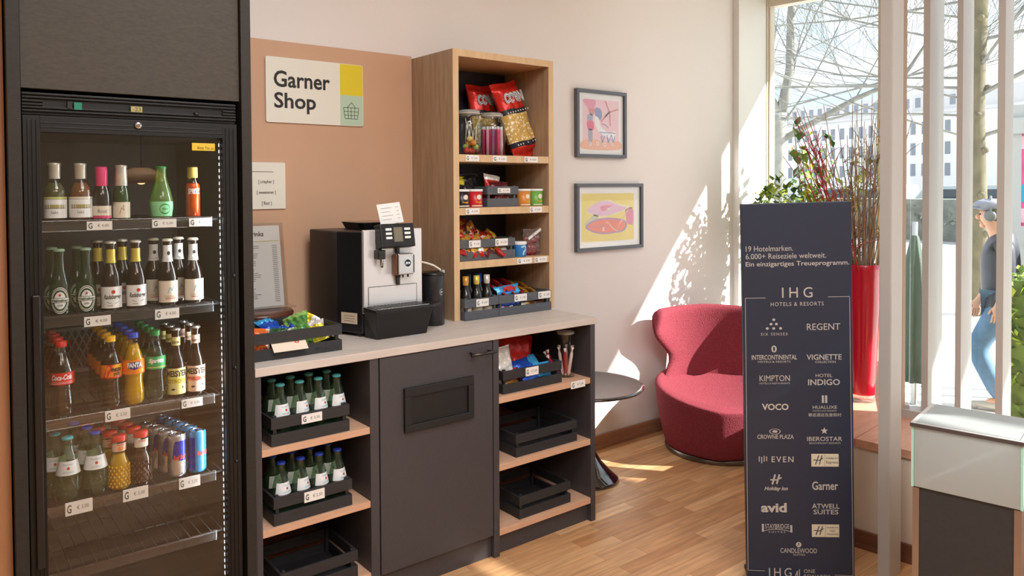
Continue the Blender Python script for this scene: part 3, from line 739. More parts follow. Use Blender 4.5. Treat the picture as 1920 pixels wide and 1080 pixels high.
# second shelf: beers
def p_hei(l, rf, z0, z1):
    m = wrap(rf, z0)
    for k, (ru, rv, mi) in enumerate(((.0235, .037, 0), (.022, .035, 1), (.0205, .0325, 0), (.019, .030, 1), (.0148, .024, 0))): l.flat(ellipse(0, .036, ru, rv, 30), wrap(rf, z0, .0010 + .0004 * k), mi)
    l.flat(rect(-.0235, .030, .0235, .043, 10), wrap(rf, z0, .0032), 1); l.flat(rect(-.0235, .0312, .0235, .0418, 10), wrap(rf, z0, .0036), 0)
    l.flat(text('Heineken', .03, fit=(-.021, .0325, .021, .0405)), wrap(rf, z0, .004), 1); l.flat(star(0, .052, .005), wrap(rf, z0, .004), 2)
    l.flat(text('LAGER', .01, fit=(-.007, .020, .007, .025)), wrap(rf, z0, .004), 1)
HB = [(.0225, 0), (.0262, .004), (.0265, .06), (.0255, .082), (.019, .105), (.0135, .13), (.0122, .165), (.0135, .168), (.0135, .18)]
hei = thing('beer_bottle', '', 'bottle'); MB().lathe([(0, 0)] + HB, 22).build('glass', GHEI, hei); crown(.178, .0138).build('cap', M('cap_pale_green', '#8fae8f', .4), hei)
l = MB(); p_hei(l, lambda z: interp([(q, r) for r, q in HB], z), .006, .07); l.build('label', [LBL, DGRN, INKR], hei)
tabs = MB(); 
for i, (x, y) in enumerate(((.326, -.585), (.392, -.585), (.318, -.50), (.384, -.50))):
    place(hei, 2, x, y, ['green lager bottle with round ringed label nearest the door handle', 'green lager bottle with round ringed label beside the white label pilsner', 'green lager bottle standing behind the one nearest the handle', 'green lager bottle standing behind the second ringed label'][i], 'green lager bottles', -.12, i > 0)
def p_rad(l, rf, z0, z1):
    l.flat(text('Radeberger', .02, .35, fit=(-.024, .022, .026, .040)), wrap(rf, z0, .001), 1); l.flat(ellipse(.002, .047, .0055, .0055, 12), wrap(rf, z0, .001), 2)
    l.flat(stroke([(-.016, .018), (-.006, .014), (.008, .014), (.019, .018)], .0012), wrap(rf, z0, .001), 1); l.flat(text('PILSNER', .01, fit=(-.014, .006, .0, .009)), wrap(rf, z0, .001), 1)
BB = [(.0262, 0), (.0282, .004), (.0284, .085), (.024, .108), (.0155, .130), (.0125, .150), (.0125, .186), (.0138, .188), (.0138, .196)]
rad = bottle('', 'bottle', BB, GBRN, None, 0, (crown(.194), SILV), [(.008, .070, [LBL, INK, INKR], p_rad, 2.5), (.138, .178, [GOLD], None, 2 * PI)], name='beer_bottle')
for i, (x, y) in enumerate(((.456, -.588), (.523, -.588), (.436, -.505), (.503, -.505))):
    place(rad, 2, x, y, ['brown pilsner bottle with gold neck foil beside the green lagers', 'brown pilsner bottle with gold neck foil beside the white necked beer', 'gold necked pilsner half hidden behind the first white label', 'gold necked pilsner half hidden behind the second white label'][i], 'gold necked pilsner bottles', -.05, i > 0)
def p_clau(l, rf, z0, z1):
    l.flat(text('CLAUSTHALER', .01, fit=(-.018, .014, .018, .021)), wrap(rf, z0, .001), 1); l.flat(rect(-.016, .010, .016, .012, 6), wrap(rf, z0, .001), 2)
    l.flat(stroke([(-.008, .028), (-.002, .046), (.003, .034), (.010, .05)], .003), wrap(rf, z0, .001), 3)
def p_neck(l, rf, z0, z1): l.flat(ellipse(0, .026, .005, .006, 12), wrap(rf, z0, .001), 1); l.flat(text('ORIGINAL', .01, fit=(-.009, .006, .009, .009)), wrap(rf, z0, .001), 2)
cl = bottle('', 'bottle', BB, GBRN, None, 0, (crown(.194), LBLW), [(.010, .075, [LBLW, BRONZE, INKR, SKYL], p_clau, 2.7), (.132, .182, [LBL, INK, BRONZE], p_neck, 4.4)], name='beer_bottle')
for i, (x, y) in enumerate(((.612, -.588), (.687, -.588), (.588, -.52), (.662, -.52))):
    place(cl, 2, x, y, ['white necked beer bottle with cream label beside the pilsners', 'white necked beer bottle with cream label nearest the hinge', 'white necked beer bottle peeping out behind the first cream label', 'white necked beer bottle peeping out behind the cream label by the hinge'][i], 'white necked beer bottles', .05, i > 0)
# third shelf: soft drinks in files
def pet(r, h): return [(r * .62, .002), (r * .8, 0), (r * .97, .012), (r * .98, h * .2), (r * .86, h * .36), (r * .9, h * .43), (r, h * .47), (r, h * .62), (r * .97, h * .66), (r * .72, h * .78), (r * .46, h * .90), (.0125, h * .925), (.0125, h)]
def coke(l, rf, z0, z1):
    l.flat(text('Coca-Cola', .03, .3, fit=(-.027, (z1 - z0) * .42, .027, (z1 - z0) * .86)), wrap(rf, z0, .001), 1); l.flat(rect(-.028, (z1 - z0) * .12, .028, (z1 - z0) * .15, 8), wrap(rf, z0, .001), 1); l.flat(rect(-.028, (z1 - z0) * .24, .028, (z1 - z0) * .26, 8), wrap(rf, z0, .001), 1)
ck = bottle('', 'bottle', pet(.031, .198), GCLR, L_COLA, .86, (screw(.196), RED), [(.092, .126, [REDL, LBL], coke, 2 * PI)], name='soda_bottle')
file_of(ck, 3, .327, -.583, 4, .068, 'cola bottle with red cap and red label', 'red capped cola bottles', -.12)
def mezzo(l, rf, z0, z1):
    H = z1 - z0
    l.flat(strips([(-.026, 0), (-.012, H), (.003, H), (-.013, 0)]), wrap(rf, z0, .0008), 2); l.flat(rect(-.04, 0, .04, H * .1, 10), wrap(rf, z0, .001), 2); l.flat(strips([(.0, H * .6), (.012, H), (.03, H), (.03, H * .7)]), wrap(rf, z0, .0008), 3)
    l.flat(text('mezzo', .04, .2, fit=(-.003, H * .5, .027, H * .76)), wrap(rf, z0, .0014), 1); l.flat(text('mix', .04, .2, fit=(.004, H * .2, .024, H * .48)), wrap(rf, z0, .0014), 1)
mz = bottle('', 'bottle', pet(.029, .197), GCLR, L_COLA, .84, (screw(.195), YEL), [(.090, .130, [ORNG, INK, RED, YEL], mezzo, 2 * PI)], name='soda_bottle')
file_of(mz, 3, .4525, -.583, 4, .066, 'cola mix bottle with yellow cap and orange label', 'yellow capped cola mix bottles', -.08)
def fanta(l, rf, z0, z1):
    H = z1 - z0
    l.flat(strips([(-.02, H * .42), (0, H * .3), (.018, H * .5), (.016, H * .85), (-.018, H * .85)]), wrap(rf, z0, .0008), 2); l.flat(text('FANTA', .05, fit=(-.022, H * .46, .02, H * .82)), wrap(rf, z0, .0016), 3)
    l.flat(ellipse(.018, H * .22, .009, H * .14, 12), wrap(rf, z0, .001), 1)
fa = bottle('', 'bottle', pet(.0305, .200), glass('clear_pet', '#f6f0dc', .03), L_FANTA, .90, (screw(.198), BLUE), [(.094, .136, [ORNG, YEL, NAVYI, LBL], fanta, 2 * PI)], name='soda_bottle')
file_of(fa, 3, .5135, -.583, 4, .07, 'orange lemonade bottle with blue cap', 'blue capped orange lemonade bottles', -.05)
def sprite(l, rf, z0, z1):
    H = z1 - z0
    l.flat(text('Sprite', .05, .25, fit=(-.026, H * .42, .02, H * .86)), wrap(rf, z0, .001), 1); l.flat(rect(-.03, H * .12, .03, H * .2, 10), wrap(rf, z0, .001), 2)
spx = bottle('', 'bottle', pet(.029, .199), glass('pet_clear_cold', '#dfeae4', .03), L_WATER, .84, (screw(.197), GREENC), [(.098, .136, [LGRN, LBL, LIME], sprite, 2 * PI)], name='soda_bottle')
file_of(spx, 3, .5755, -.578, 4, .069, 'clear lemonade bottle with green cap', 'green capped lemonade bottles', -.02)
IB = [(.024, 0), (.0262, .003), (.0264, .098), (.023, .116), (.015, .138), (.0122, .155), (.0122, .2), (.0135, .202), (.0135, .208)]
def tea(sub_, fcol):
    def fn(l, rf, z0, z1):
        H = z1 - z0
        l.flat(text('MEISTER', .04, fit=(-.034, H * .68, .034, H * .92)), wrap(rf, z0, .001), 1); l.flat(rect(-.036, H * .42, .036, H * .6, 12), wrap(rf, z0, .0007), 2); l.flat(text(sub_, .03, fit=(-.033, H * .44, .033, H * .58)), wrap(rf, z0, .0013), 3)
        l.flat(ellipse(-.012, H * .2, .006, H * .04, 10), wrap(rf, z0, .001), 1); l.flat(ellipse(.017, H * .26, .003, H * .05, 8), wrap(rf, z0, .001), 1)
    return fn
def p_nk(l, rf, z0, z1): l.flat(text('EISTEE', .03, fit=(-.012, .006, .012, .013)), wrap(rf, z0, .001), 1)
CLCAP = M('cap_steel', '#c3c4c2', .25, .8)
te1 = bottle('', 'bottle', IB, GBRN, L_ICE, .7, (crown(.206, .0136), CLCAP), [(.012, .092, [LYEL, INK, M('lemon_bright', '#ece02a', .5), OLIVE], tea('ZITRONE', 0), 3.6), (.160, .186, [LYEL, INK], p_nk, 2 * PI)], name='tea_bottle')
file_of(te1, 3, .634, -.582, 3, .066, 'iced tea bottle with pale yellow label', 'yellow label iced tea bottles', -.16)
te2 = bottle('', 'bottle', IB, GBRN, L_ICE, .7, (crown(.206, .0136), CLCAP), [(.012, .092, [LPNK, INK, M('peach_bright', '#f0ab8e', .5), INKR], tea('PFIRSICH', 0), 3.6), (.160, .186, [LPNK, INK], p_nk, 2 * PI)], name='tea_bottle')
file_of(te2, 3, .692, -.582, 3, .066, 'iced tea bottle with pale peach label', 'peach label iced tea bottles', -.16)
# fourth shelf: water, juice, cans
WB = [(.026, 0), (.0315, .003), (.0325, .02), (.0335, .05), (.0328, .072), (.030, .088), (.0215, .128), (.0145, .150), (.0138, .176)]
def rings(t):
    m = MB()
    for z in (.038, .05, .06): m.lathe([(interp([(q, r) for r, q in WB], z) + .0002, z - .001), (interp([(q, r) for r, q in WB], z) + .0012, z), (interp([(q, r) for r, q in WB], z) + .0002, z + .001)], 22)
    m.build('moulded_rings', GPALE, t)
def watlab(l, rf, z0, z1):
    H = z1 - z0
    l.flat(text('Gerolsteiner', .01, fit=(-.014, H * .72, .014, H * .86)), wrap(rf, z0, .001), 1); l.flat(ellipse(0, H * .5, .004, .004, 10), wrap(rf, z0, .001), 2); l.flat(text('NATURELL', .01, fit=(-.015, H * .16, .015, H * .28)), wrap(rf, z0, .001), 1)
def water(capm, name='water_bottle'):
    t = bottle('', 'bottle', WB, GPALE, None, 0, (crown(.174, .0142), capm), [(.078, .116, [LBL, SKYL, INKR], watlab, 2.7)], name=name); rings(t); return t
wt = water(TEALC)
for i, (x, y) in enumerate(((.338, -.583), (.314, -.522), (.292, -.458))): place(wt, 4, x, y, 'pale green water bottle with teal cap, %s of its file in the fridge' % ORD[i], 'teal capped water bottles in the fridge', -.1, i > 0)
wb_ = water(BLUE)
for i, (x, y) in enumerate(((.408, -.580), (.398, -.512), (.375, -.44))): place(wb_, 4, x, y, 'pale green water bottle with blue cap, %s of its file in the fridge' % ORD[i], 'blue capped water bottles in the fridge', -.05, i > 0)
JB = [(.022, 0), (.0265, .003), (.0275, .02), (.0275, .062), (.0262, .082), (.0185, .102), (.0185, .108), (.0195, .112), (.0195, .138), (.0175, .142), (.0175, .146)]
def dimples(fluidname):
    m = MB()
    for j in range(7):
        for i in range(14):
            a = 2 * PI * (i + .5 * (j % 2)) / 14; z = .012 + j * .0095; r = .0274
            m.ball((r * math.sin(a), -r * math.cos(a), z), (.003, .003, .0042), 6)
    return m
def juicelab(l, rf, z0, z1): l.flat(text('granini', .02, .15, fit=(-.011, .015, .011, .022)), wrap(rf, z0, .001), 1); l.flat(ellipse(0, .008, .008, .006, 14), wrap(rf, z0, .0008), 2)
def juice(fl, lab, dim):
    t = bottle('', 'bottle', JB, GCLR, fl, .72, (MB().lathe([(.0205, .142), (.0208, .146), (.0205, .156), (.019, .159), (0, .159)], 24), M('cap_coral', '#d8382a', .35)), [(.114, .137, lab, juicelab, 2.6)], name='juice_bottle')
    dimples('').build('dimpled_relief', dim, t); return t
oj = juice(L_OJ, [LPNK, INKR, ORNG], M('dimple_orange', '#e3b02e', .25))
for i, (x, y) in enumerate(((.470, -.583), (.456, -.524), (.436, -.463), (.414, -.40))): place(oj, 4, x, y, 'dimpled orange juice bottle with red cap, %s of its file' % ORD[i], 'red capped orange juice bottles', 0, i > 0)
aj = juice(L_APPLE, [LBLW, INKR, LBL], M('dimple_brown', '#4d2a1c', .2))
for i, (x, y) in enumerate(((.530, -.583), (.521, -.527), (.511, -.471), (.500, -.415), (.489, -.36))): place(aj, 4, x, y, 'dimpled dark apple juice bottle with red cap, %s of its file' % ORD[i], 'red capped apple juice bottles', 0, i > 0)
CB_ = [(.019, 0), (.023, .002), (.0262, .008), (.0265, .012), (.0265, .118), (.0245, .127), (.0235, .129)]
def can(silver):
    t = thing('drink_can', '', 'can')
    b = MB(); b.lathe([(0, .004), (.018, .003)] + CB_ + [(.022, .1285), (.0215, .125), (0, .125)], 24, 0)
    b.build('can_body', [M('can_silver', '#c9cbd0', .25, .75) if silver else M('can_sky_blue', '#3d9ad6', .25, .45)], t)
    a = MB(); rf = lambda z: .0265
    if silver:
        a.flat(strips([(.0, .056), (.012, .05), (.03, .05), (.034, .112), (.008, .112), (-.008, .112), (-.014, .06)]), wrap(rf, 0, .0006), 0); a.flat(rect(-.05, .01, -.034, .05, 6), wrap(rf, 0, .0006), 0)
    else:
        a.flat(rect(-.055, .012, -.016, .112, 8), wrap(rf, 0, .0006), 0)
    a.build('blue_field', M('can_blue', '#1d2fb0', .25, .4), t)
    l = MB(); l.flat(text('Red Bull', .05, .15, fit=(-.010, .055, .026, .069)), wrap(rf, 0, .0014)); l.build('lettering', M('can_red', '#d6483c', .4), t)
    if not silver: pass
    MB().lathe([(.0215, .1285), (.0235, .1295), (.0235, .1305), (.021, .1295), (.0205, .126)], 24).build('rim', CHROME, t)
    tb = MB(); tb.box(-.004, .004, -.004, .010, .1255, .1267); tb.build('pull_tab', CHROME, t)
    return t
cs = can(True)
for i, (x, y) in enumerate(((.632, -.583), (.618, -.525), (.603, -.467), (.589, -.409))): place(cs, 4, x, y, 'silver and blue energy drink can, %s of its file' % ORD[i], 'silver energy drink cans', -.25, i > 0)
cbl = can(False)
for i, (x, y) in enumerate(((.692, -.583), (.682, -.526), (.671, -.469), (.660, -.412), (.648, -.355))): place(cbl, 4, x, y, 'sky blue energy drink can, %s of its file' % ORD[i], 'sky blue energy drink cans', .1, i > 0)
# ------------------------------------------------------------------ counter
def rel(mb, root): 
    mb.v = [p - root.location for p in mb.v]; return mb
def part(mb, name, mat, root, bev=.001, parent=None): return rel(mb, root).build(name, mat, parent or root, bev)
wt_ = thing('worktop', 'long pale stone look worktop running along the shop wall', 'worktop', (1.6, -.33, .872))
part(MB().box(.848, 2.362, -.668, -.002, .872, .90), 'slab', STONE, wt_, .0015)
def open_cabinet(label, x0, x1, shelves, px0, px1, z_h):
    t = thing('open_shelf_cabinet', label, 'shelf cabinet', ((x0 + x1) / 2, -.33, 0))
    part(MB().box(x0, x0 + px0, -.663, -.004, 0, .871), 'side_panel', DARK2, t)
    part(MB().box(x1 - px1, x1, -.663, -.004, 0, .871), 'side_panel', DARK2, t)
    part(MB().box(x0 + px0, x1 - px1, -.016, -.004, 0, .871), 'back_panel', NAVY, t)
    for z in shelves: part(MB().box(x0 + px0 + .0005, x1 - px1 - .0005, -.661, -.017, z - z_h, z), 'shelf', OAKSHELF, t)
    part(MB().box(x0 + px0, x1 - px1, -.64, -.62, 0, shelves[-1] - z_h - .001), 'plinth', DARK2, t)
    return t
cabA = open_cabinet('open charcoal cabinet with two crates of water bottles beside the fridge', .8465, 1.288, (.632, .370, .113), .022, .034, .023)
cabB = open_cabinet('open charcoal cabinet with sweets crate at the chair end of the counter', 1.7945, 2.354, (.637, .366, .106), .028, .027, .025)
wc = thing('waste_cabinet', 'charcoal cabinet with bar handle and black waste flap', 'cabinet', (1.541, -.33, 0))
part(MB().box(1.289, 1.794, -.635, -.004, 0, .871), 'body', NAVY, wc)
dr = part(MB().box(1.293, 1.7905, -.663, -.6365, .092, .868), 'door', DARK2, wc, .0015)
part(MB().box(1.289, 1.794, -.642, -.636, 0, .085), 'plinth', DARK2, wc)
hb = MB(); hb.tube([(1.665, -.70, .833), (1.785, -.70, .833)], .006, 10); hb.tube([(1.685, -.70, .833), (1.685, -.66, .833)], .0045, 8); hb.tube([(1.77, -.70, .833), (1.77, -.66, .833)], .0045, 8)
part(hb, 'handle', M('bronze_handle', '#4f4a48', .3, .9), wc, 0, dr)
fp_ = MB(); 
fp_.box(1.387, 1.693, -.677, -.663, .715, .747); fp_.box(1.387, 1.693, -.677, -.663, .586, .612); fp_.box(1.387, 1.415, -.677, -.663, .612, .715); fp_.box(1.667, 1.693, -.677, -.663, .612, .715)
fo = part(fp_, 'flap_frame', BLACKM, wc, .002, dr)
part(MB().box(1.4155, 1.6665, -.669, -.6635, .6125, .7145).box(1.416, 1.666, -.672, -.669, .709, .7142).box(1.416, 1.666, -.672, -.669, .6128, .617), 'waste_flap', M('flap_black', '#16181b', .45), wc, .0012, dr)

# crates
def crate(label, w, d, h, mat, tags=(), group=None, tagp='€ 2,50', x=0, y=0, z=0):
    """slatted crate, origin at the middle of its front bottom edge"""
    t = thing('slatted_crate', label, 'crate', (x, y, z), 0, group)
    s = .009; lo = h * .41; g = h * .60
    for (z0, z1) in ((0, lo), (g, h)):
        MB().box(-w / 2, w / 2, 0, s, z0, z1).build('front_slat', mat, t, .0008)
        MB().box(-w / 2, w / 2, d - s, d, z0, z1).build('back_slat', mat, t, .0008)
        for sx in (-1, 1):
            a = sx * w / 2; b = a - sx * s
            MB().box(min(a, b), max(a, b), s + .0003, d - s - .0003, z0, z1).build('side_slat', mat, t, .0008)
    MB().box(-w / 2 + s, w / 2 - s, s, d - s, .001, .007).build('base_board', mat, t)
    for sx in (-1, 1):
        for yy in (s + .0005, d - s - .0125):
            a = sx * (w / 2 - s - .0005); b = a - sx * .012
            MB().box(min(a, b), max(a, b), yy, yy + .012, .007, h + .004).build('corner_post', mat, t, .001)
    for (u, ww, zz, hh, p) in tags:
        tg = MB().box(u, u + ww, -.003, -.0003, zz, zz + hh).build('price_tag', PAPER, t)
        l = MB(); l.flat(text('G', .02, fit=(u + ww * .06, zz + hh * .2, u + ww * .22, zz + hh * .8)), onto(0, -.0036, 0), 0)
        l.flat(text(p, fit=(u + ww * .42, zz + hh * .32, u + ww * .88, zz + hh * .68)), onto(0, -.0036, 0), 1); l.build('lettering', [TEAL, INKG], tg)
    return t
H = .092
c1 = crate('black crate of teal capped water bottles on the cabinet shelf', .277, .21, H, CRATE, [(-.036, .072, .056, .030, '€ 2,50')], 'black crates in the low cabinets', x=1.043, y=-.650, z=.633)
c2 = crate('black crate of blue capped water bottles on the shelf below', .279, .21, H, CRATE, [(-.036, .072, .052, .034, '€ 2,50')], 'black crates in the low cabinets', x=1.049, y=-.650, z=.371)
c3 = crate('empty black crate on the bottom shelf beside the fridge', .279, .24, H, CRATE, [], 'black crates in the low cabinets', x=1.068, y=-.650, z=.114)
c4 = crate('black crate of sweet bags under the worktop at the chair end', .318, .24, H, CRATE, [(-.042, .068, .056, .034, '€ 2,00')], 'black crates in the low cabinets', x=2.0195, y=-.640, z=.638)
c5 = crate('empty black crate on the middle shelf below the sweets', .34, .26, H, CRATE, [], 'black crates in the low cabinets', x=2.096, y=-.640, z=.367)
c6 = crate('empty black crate on the lowest shelf below the sweets', .285, .26, H, CRATE, [], 'black crates in the low cabinets', x=2.084, y=-.640, z=.107)
c7 = crate('black slatted crate of crisp packets on the worktop beside the fridge', .33, .28, H, CRATE, [], 'crates on the worktop', x=1.026, y=-.578, z=.9005)
cd = MB(); X_ = Matrix.Translation((-.03, -.001, .046)) @ Matrix.Rotation(R(-48), 4, 'X')
cd.box(-.06, .06, -.002, 0, -.028, .030, 0, X_); cdo = cd.build('card', M('cream_card', '#e7d6c3', .6), c7)
cl_ = MB(); cl_.flat(ellipse(.028, .004, .008, .005, 12, .5), lambda u, v: tuple(X_ @ Vector((u, -.0026, v)))); cl_.build('lettering', INKR, cdo)
price_tag(cabB, cabB.location, 2.21, .606, .082, .03, -.662, '€ 2,00')
# water bottles in crates
def crate_water(cap, xs, z, rows, tone):
    first = water(cap, 'water_bottle'); seen = False
    for j, (y, k) in enumerate(rows):
        for i, x in enumerate(xs[:k]):
            lab = 'water bottle with %s cap, %s from the fridge, %s row of its black crate' % (tone, ('first', 'second', 'third', 'fourth')[i], ('front', 'back')[j])
            if not seen: first.location = (x, y, z); first['label'] = lab; first['group'] = tone + ' capped water bottles in the crate'; first.rotation_euler = (0, 0, .35); seen = True
            else: dup(first, (x, y, z), .3 + .1 * ((i * 7 + j * 3) % 4), lab, tone + ' capped water bottles in the crate')
crate_water(TEALC, [.957, 1.0245, 1.092, 1.148 + .012], .6405, [(-.594, 4), (-.515, 4)], 'teal')
crate_water(MATS['cap_blue'], [.957, 1.0245, 1.092, 1.160], .3785, [(-.594, 4), (-.515, 4)], 'blue')

# ------------------------------------------------------------------ bags of snacks
def bag(w, h, t, seed, mats, zone=None, nu=14, nv=18, name='snack_bag', wr=.25):
    """pillow bag standing in x-z, centre at the origin"""
    g = random.Random(seed); ph = [g.uniform(0, 6.28) for _ in range(6)]
    mb = MB()
    def prof(u, v):
        e = max(0, 1 - abs(2 * u - 1) ** 3.5) ** .6 * max(0, 1 - abs(2 * v - 1) ** 5) ** .6
        c = 0 if (v < .07 or v > .93) else 1
        wv = 1 + wr * (math.sin(7 * u * 3 + ph[0] + 4 * v) * .5 + math.sin(11 * v * 2 + ph[1] - 5 * u) * .5) + wr * .8 * math.sin(23 * u + 17 * v + ph[2])
        return t / 2 * e * wv * c + .0006
    def xz(u, v):
        pin = 1 - .10 * math.sin(PI * min(1, max(0, v))) 
        return ((u - .5) * w * (pin + .03 * math.sin(9 * v + ph[3])), (v - .5) * h + .01 * h * math.sin(6 * u + ph[4]))
    zz = zone or (lambda u, v: 0)
    def fr(u, v): a = xz(u, v); return (a[0], -prof(u, v), a[1])
    def bk(u, v): a = xz(1 - u, v); return (a[0], prof(1 - u, v), a[1])
    mb.grid(fr, nu, nv, zz); mb.grid(bk, nu, nv, lambda u, v: zz(1 - u, v))
    return mb
def foil(n, h): return M(n, h, .28, .25, var=(26, .16), bump=(40, .25))
F_BLUE = foil('foil_blue', '#1d4fb8'); F_GRN = foil('foil_green', '#5f9b4f'); F_DGR = foil('foil_dark_green', '#2f5d3c'); F_YEL = foil('foil_yellow', '#e3cf2f'); F_ORG = foil('foil_orange', '#e8702f'); F_RED = foil('foil_red', '#b3231f'); F_WHT = foil('foil_white', '#e8e4df')
F_GOLD = foil('foil_gold', '#c9953c'); F_BRN = foil('foil_brown', '#5b3325'); F_CYAN = foil('foil_cyan', '#3fa6e0'); F_MAR = foil('foil_maroon', '#5e1c22'); F_BLK = foil('foil_black', '#1d1b1f'); F_LGR = foil('foil_light_green', '#9fce6b'); F_SILV = foil('foil_silver', '#bfc3c6')
def bag_thing(mb, mats, label, cat, loc, rot, group, name='snack_bag', letter=None):
    if letter:
        o = thing(name, label, cat, loc, 0, group); o.rotation_euler = rot
        mb.build('pouch', mats, o)
        l = MB(); l.flat(letter[0], onto(letter[1], letter[2], letter[3])); l.build('lettering', letter[4], o)
        return o
    o = mb.build(name, mats); o.location = loc; o.rotation_euler = rot
    return tag(o, label, cat, group)
G7 = 'crisp packets in the worktop crate'
T = .9085
Z2 = lambda a: (lambda u, v: 1 if a(u, v) else 0)
for (w, h, t, sd_, mats, zone, lab, loc, rot) in (
    (.11, .15, .035, 1, [F_ORG, F_WHT], Z2(lambda u, v: u > .8), 'bulging orange crisp packet with pale edge at the fridge end of the crate', (.915, -.515, T + .052), (R(-20), R(12), R(8))),
    (.10, .14, .03, 2, [F_ORG, F_RED], Z2(lambda u, v: v < .4), 'orange and red packet lying low in the crate behind the front slats', (.935, -.47, T + .02), (R(-80), 0, R(20))),
    (.13, .17, .035, 3, [F_BLUE, F_CYAN], Z2(lambda u, v: v > .75), 'blue crisp packet lying on the heap in the worktop crate', (1.0, -.42, T + .078), (R(-62), R(8), R(30))),
    (.12, .16, .035, 4, [F_BLUE, F_WHT], Z2(lambda u, v: v > .82), 'blue crisp packet with white hem below the other blue one', (1.045, -.43, T + .05), (R(-66), R(-10), R(-25))),
    (.12, .15, .03, 5, [F_DGR, F_LGR], Z2(lambda u, v: .35 < v < .7), 'dark green packet leaning on the front slat under the blue ones', (1.0, -.51, T + .045), (R(-35), R(6), R(6))),
    (.12, .16, .03, 6, [F_GRN, F_LGR], Z2(lambda u, v: v > .7 or u < .2), 'green packet topping the heap beside the coffee machine', (1.095, -.40, T + .088), (R(-58), R(-22), R(-30))),
    (.11, .15, .03, 7, [F_GRN, F_WHT], Z2(lambda u, v: v > .85), 'green packet with white seam lying in the middle of the crate', (1.075, -.49, T + .048), (R(-55), R(10), R(45))),
    (.11, .15, .03, 8, [F_LGR, F_DGR], Z2(lambda u, v: v < .3), 'light green packet seen between the front slats', (1.06, -.53, T + .018), (R(-85), 0, R(80))),
    (.11, .14, .03, 9, [F_YEL, F_WHT], Z2(lambda u, v: v > .7), 'yellow packet on the coffee machine side of the crate', (1.135, -.47, T + .058), (R(-50), R(-18), R(-20))),
    (.09, .13, .025, 10, [F_YEL, F_WHT], Z2(lambda u, v: u > .35), 'yellow and white packet standing up at the crate end', (1.148, -.40, T + .068), (R(-12), R(28), R(-35))),
    (.11, .15, .03, 12, [F_DGR, F_GRN], Z2(lambda u, v: v > .5), 'dark green packet at the bottom of the heap', (1.11, -.43, T + .018), (R(-88), 0, R(10)))):
    bag_thing(bag(w * .8, h * .68, t * .95, sd_, mats, zone, 16, 20, wr=.42), mats, lab, 'crisp packet', (loc[0], loc[1], T + (loc[2] - T) * .80), rot, G7, 'crisp_packet')
# sweets in the low cabinet
G4 = 'sweet bags in the low cabinet crate'
ZB = .6455
bag_thing(bag(.10, .17, .035, 21, 0, lambda u, v: 0 if v > .38 else 2), [F_WHT, F_BRN, M('bag_cream', '#e9dfce', .4)], 'white sweet bag with red lettering at the waste cabinet end', 'sweet bag', (1.912, -.577, ZB + .085), (R(-14), 0, R(6)), G4, 'sweet_bag', (text('HARIBO', .06, fit=(-.042, -.058, .042, -.032)), 0, -.022, 0, INKR))
bag_thing(bag(.23, .24, .045, 22, 0), [F_RED], 'large red sweet bag slumping behind the white one', 'sweet bag', (2.0, -.515, ZB + .105), (R(-30), R(18), R(-8)), G4, 'sweet_bag', (text('CROISSANT', .03, fit=(-.02, -.085, .085, -.065)), 0, -.025, 0, GOLD))
bag_thing(bag(.15, .12, .03, 23, 0, lambda u, v: 1 if u > .6 else 0), [F_BLUE, F_CYAN], 'blue sweet bag lying on the front of the crate', 'sweet bag', (2.04, -.585, ZB + .066), (R(-55), R(-4), R(4)), G4, 'sweet_bag')
bag_thing(bag(.10, .10, .025, 24, 0), [F_CYAN], 'light blue sweet bag seen through the crate slats', 'sweet bag', (2.11, -.595, ZB + .030), (R(-20), 0, 0), G4, 'sweet_bag')
bag_thing(bag(.10, .10, .025, 25, 0, lambda u, v: 1 if v > .5 else 0), [F_GOLD, F_RED], 'gold and red sweet bag seen through the crate slats', 'sweet bag', (1.93, -.597, ZB + .030), (R(-20), 0, 0), G4, 'sweet_bag')
bag_thing(bag(.09, .10, .025, 26, 0), [M('foil_navy', '#1c2a66', .3, .2)], 'navy sweet bag between the gold and the light blue one', 'sweet bag', (2.02, -.600, ZB + .030), (R(-20), 0, 0), G4, 'sweet_bag')

# ------------------------------------------------------------------ clip top jars
JG = glass('jar_glass', '#f2f6f4', .02, 1.5)
JLID = glass('jar_lid_glass', '#f0f2f1', .1, 1.5, body=.4, bodyhex='#d9dcda')
def jar(label, loc, r, h, rz=0, contents=None):
    t = thing('clip_top_jar', label, 'jar', loc, rz, 'clip top jars')
    MB().lathe([(0, .001), (r * .92, .001), (r, .008), (r, h * .68), (r * .93, h * .78), (r * .72, h * .84), (r * .72, h * .90), (r * .76, h * .905)], 26).build('glass', JG, t)
    MB().lathe([(r * .80, h * .91), (r * .84, h * .915), (r * .84, h * .955), (r * .7, h * .985), (r * .3, h), (0, h)], 26).build('lid', JLID, t)
    MB().lathe([(r * .74, h * .895), (r * .86, h * .9), (r * .86, h * .91), (r * .74, h * .915)], 26).build('seal', M('jar_seal', '#e6ddd4', .6), t)
    w = MB()
    w.tube([(r * .80 * math.sin(a), -r * .80 * math.cos(a), h * .88) for a in [2 * PI * i / 20 for i in range(21)]], .0012, 5)
    w.tube([(r * .82, -.008, h * .90), (r * 1.12, -.008, h * .99), (r * 1.18, -.008, h * .93), (r * 1.05, -.008, h * .80)], .0016, 5); w.tube([(r * .82, .008, h * .90), (r * 1.12, .008, h * .99), (r * 1.18, .008, h * .93), (r * 1.05, .008, h * .80)], .0016, 5)
    w.tube([(r * 1.05, -.008, h * .80), (r * 1.05, .008, h * .80)], .0016, 5); w.tube([(r * .78, -.006, h * .96), (r * 1.1, -.006, h * 1.0), (r * 1.1, .006, h * 1.0), (r * .78, .006, h * .96)], .0014, 5)
    w.build('wire_clasp', STEEL, t)
    return t
SZ = 1.6175
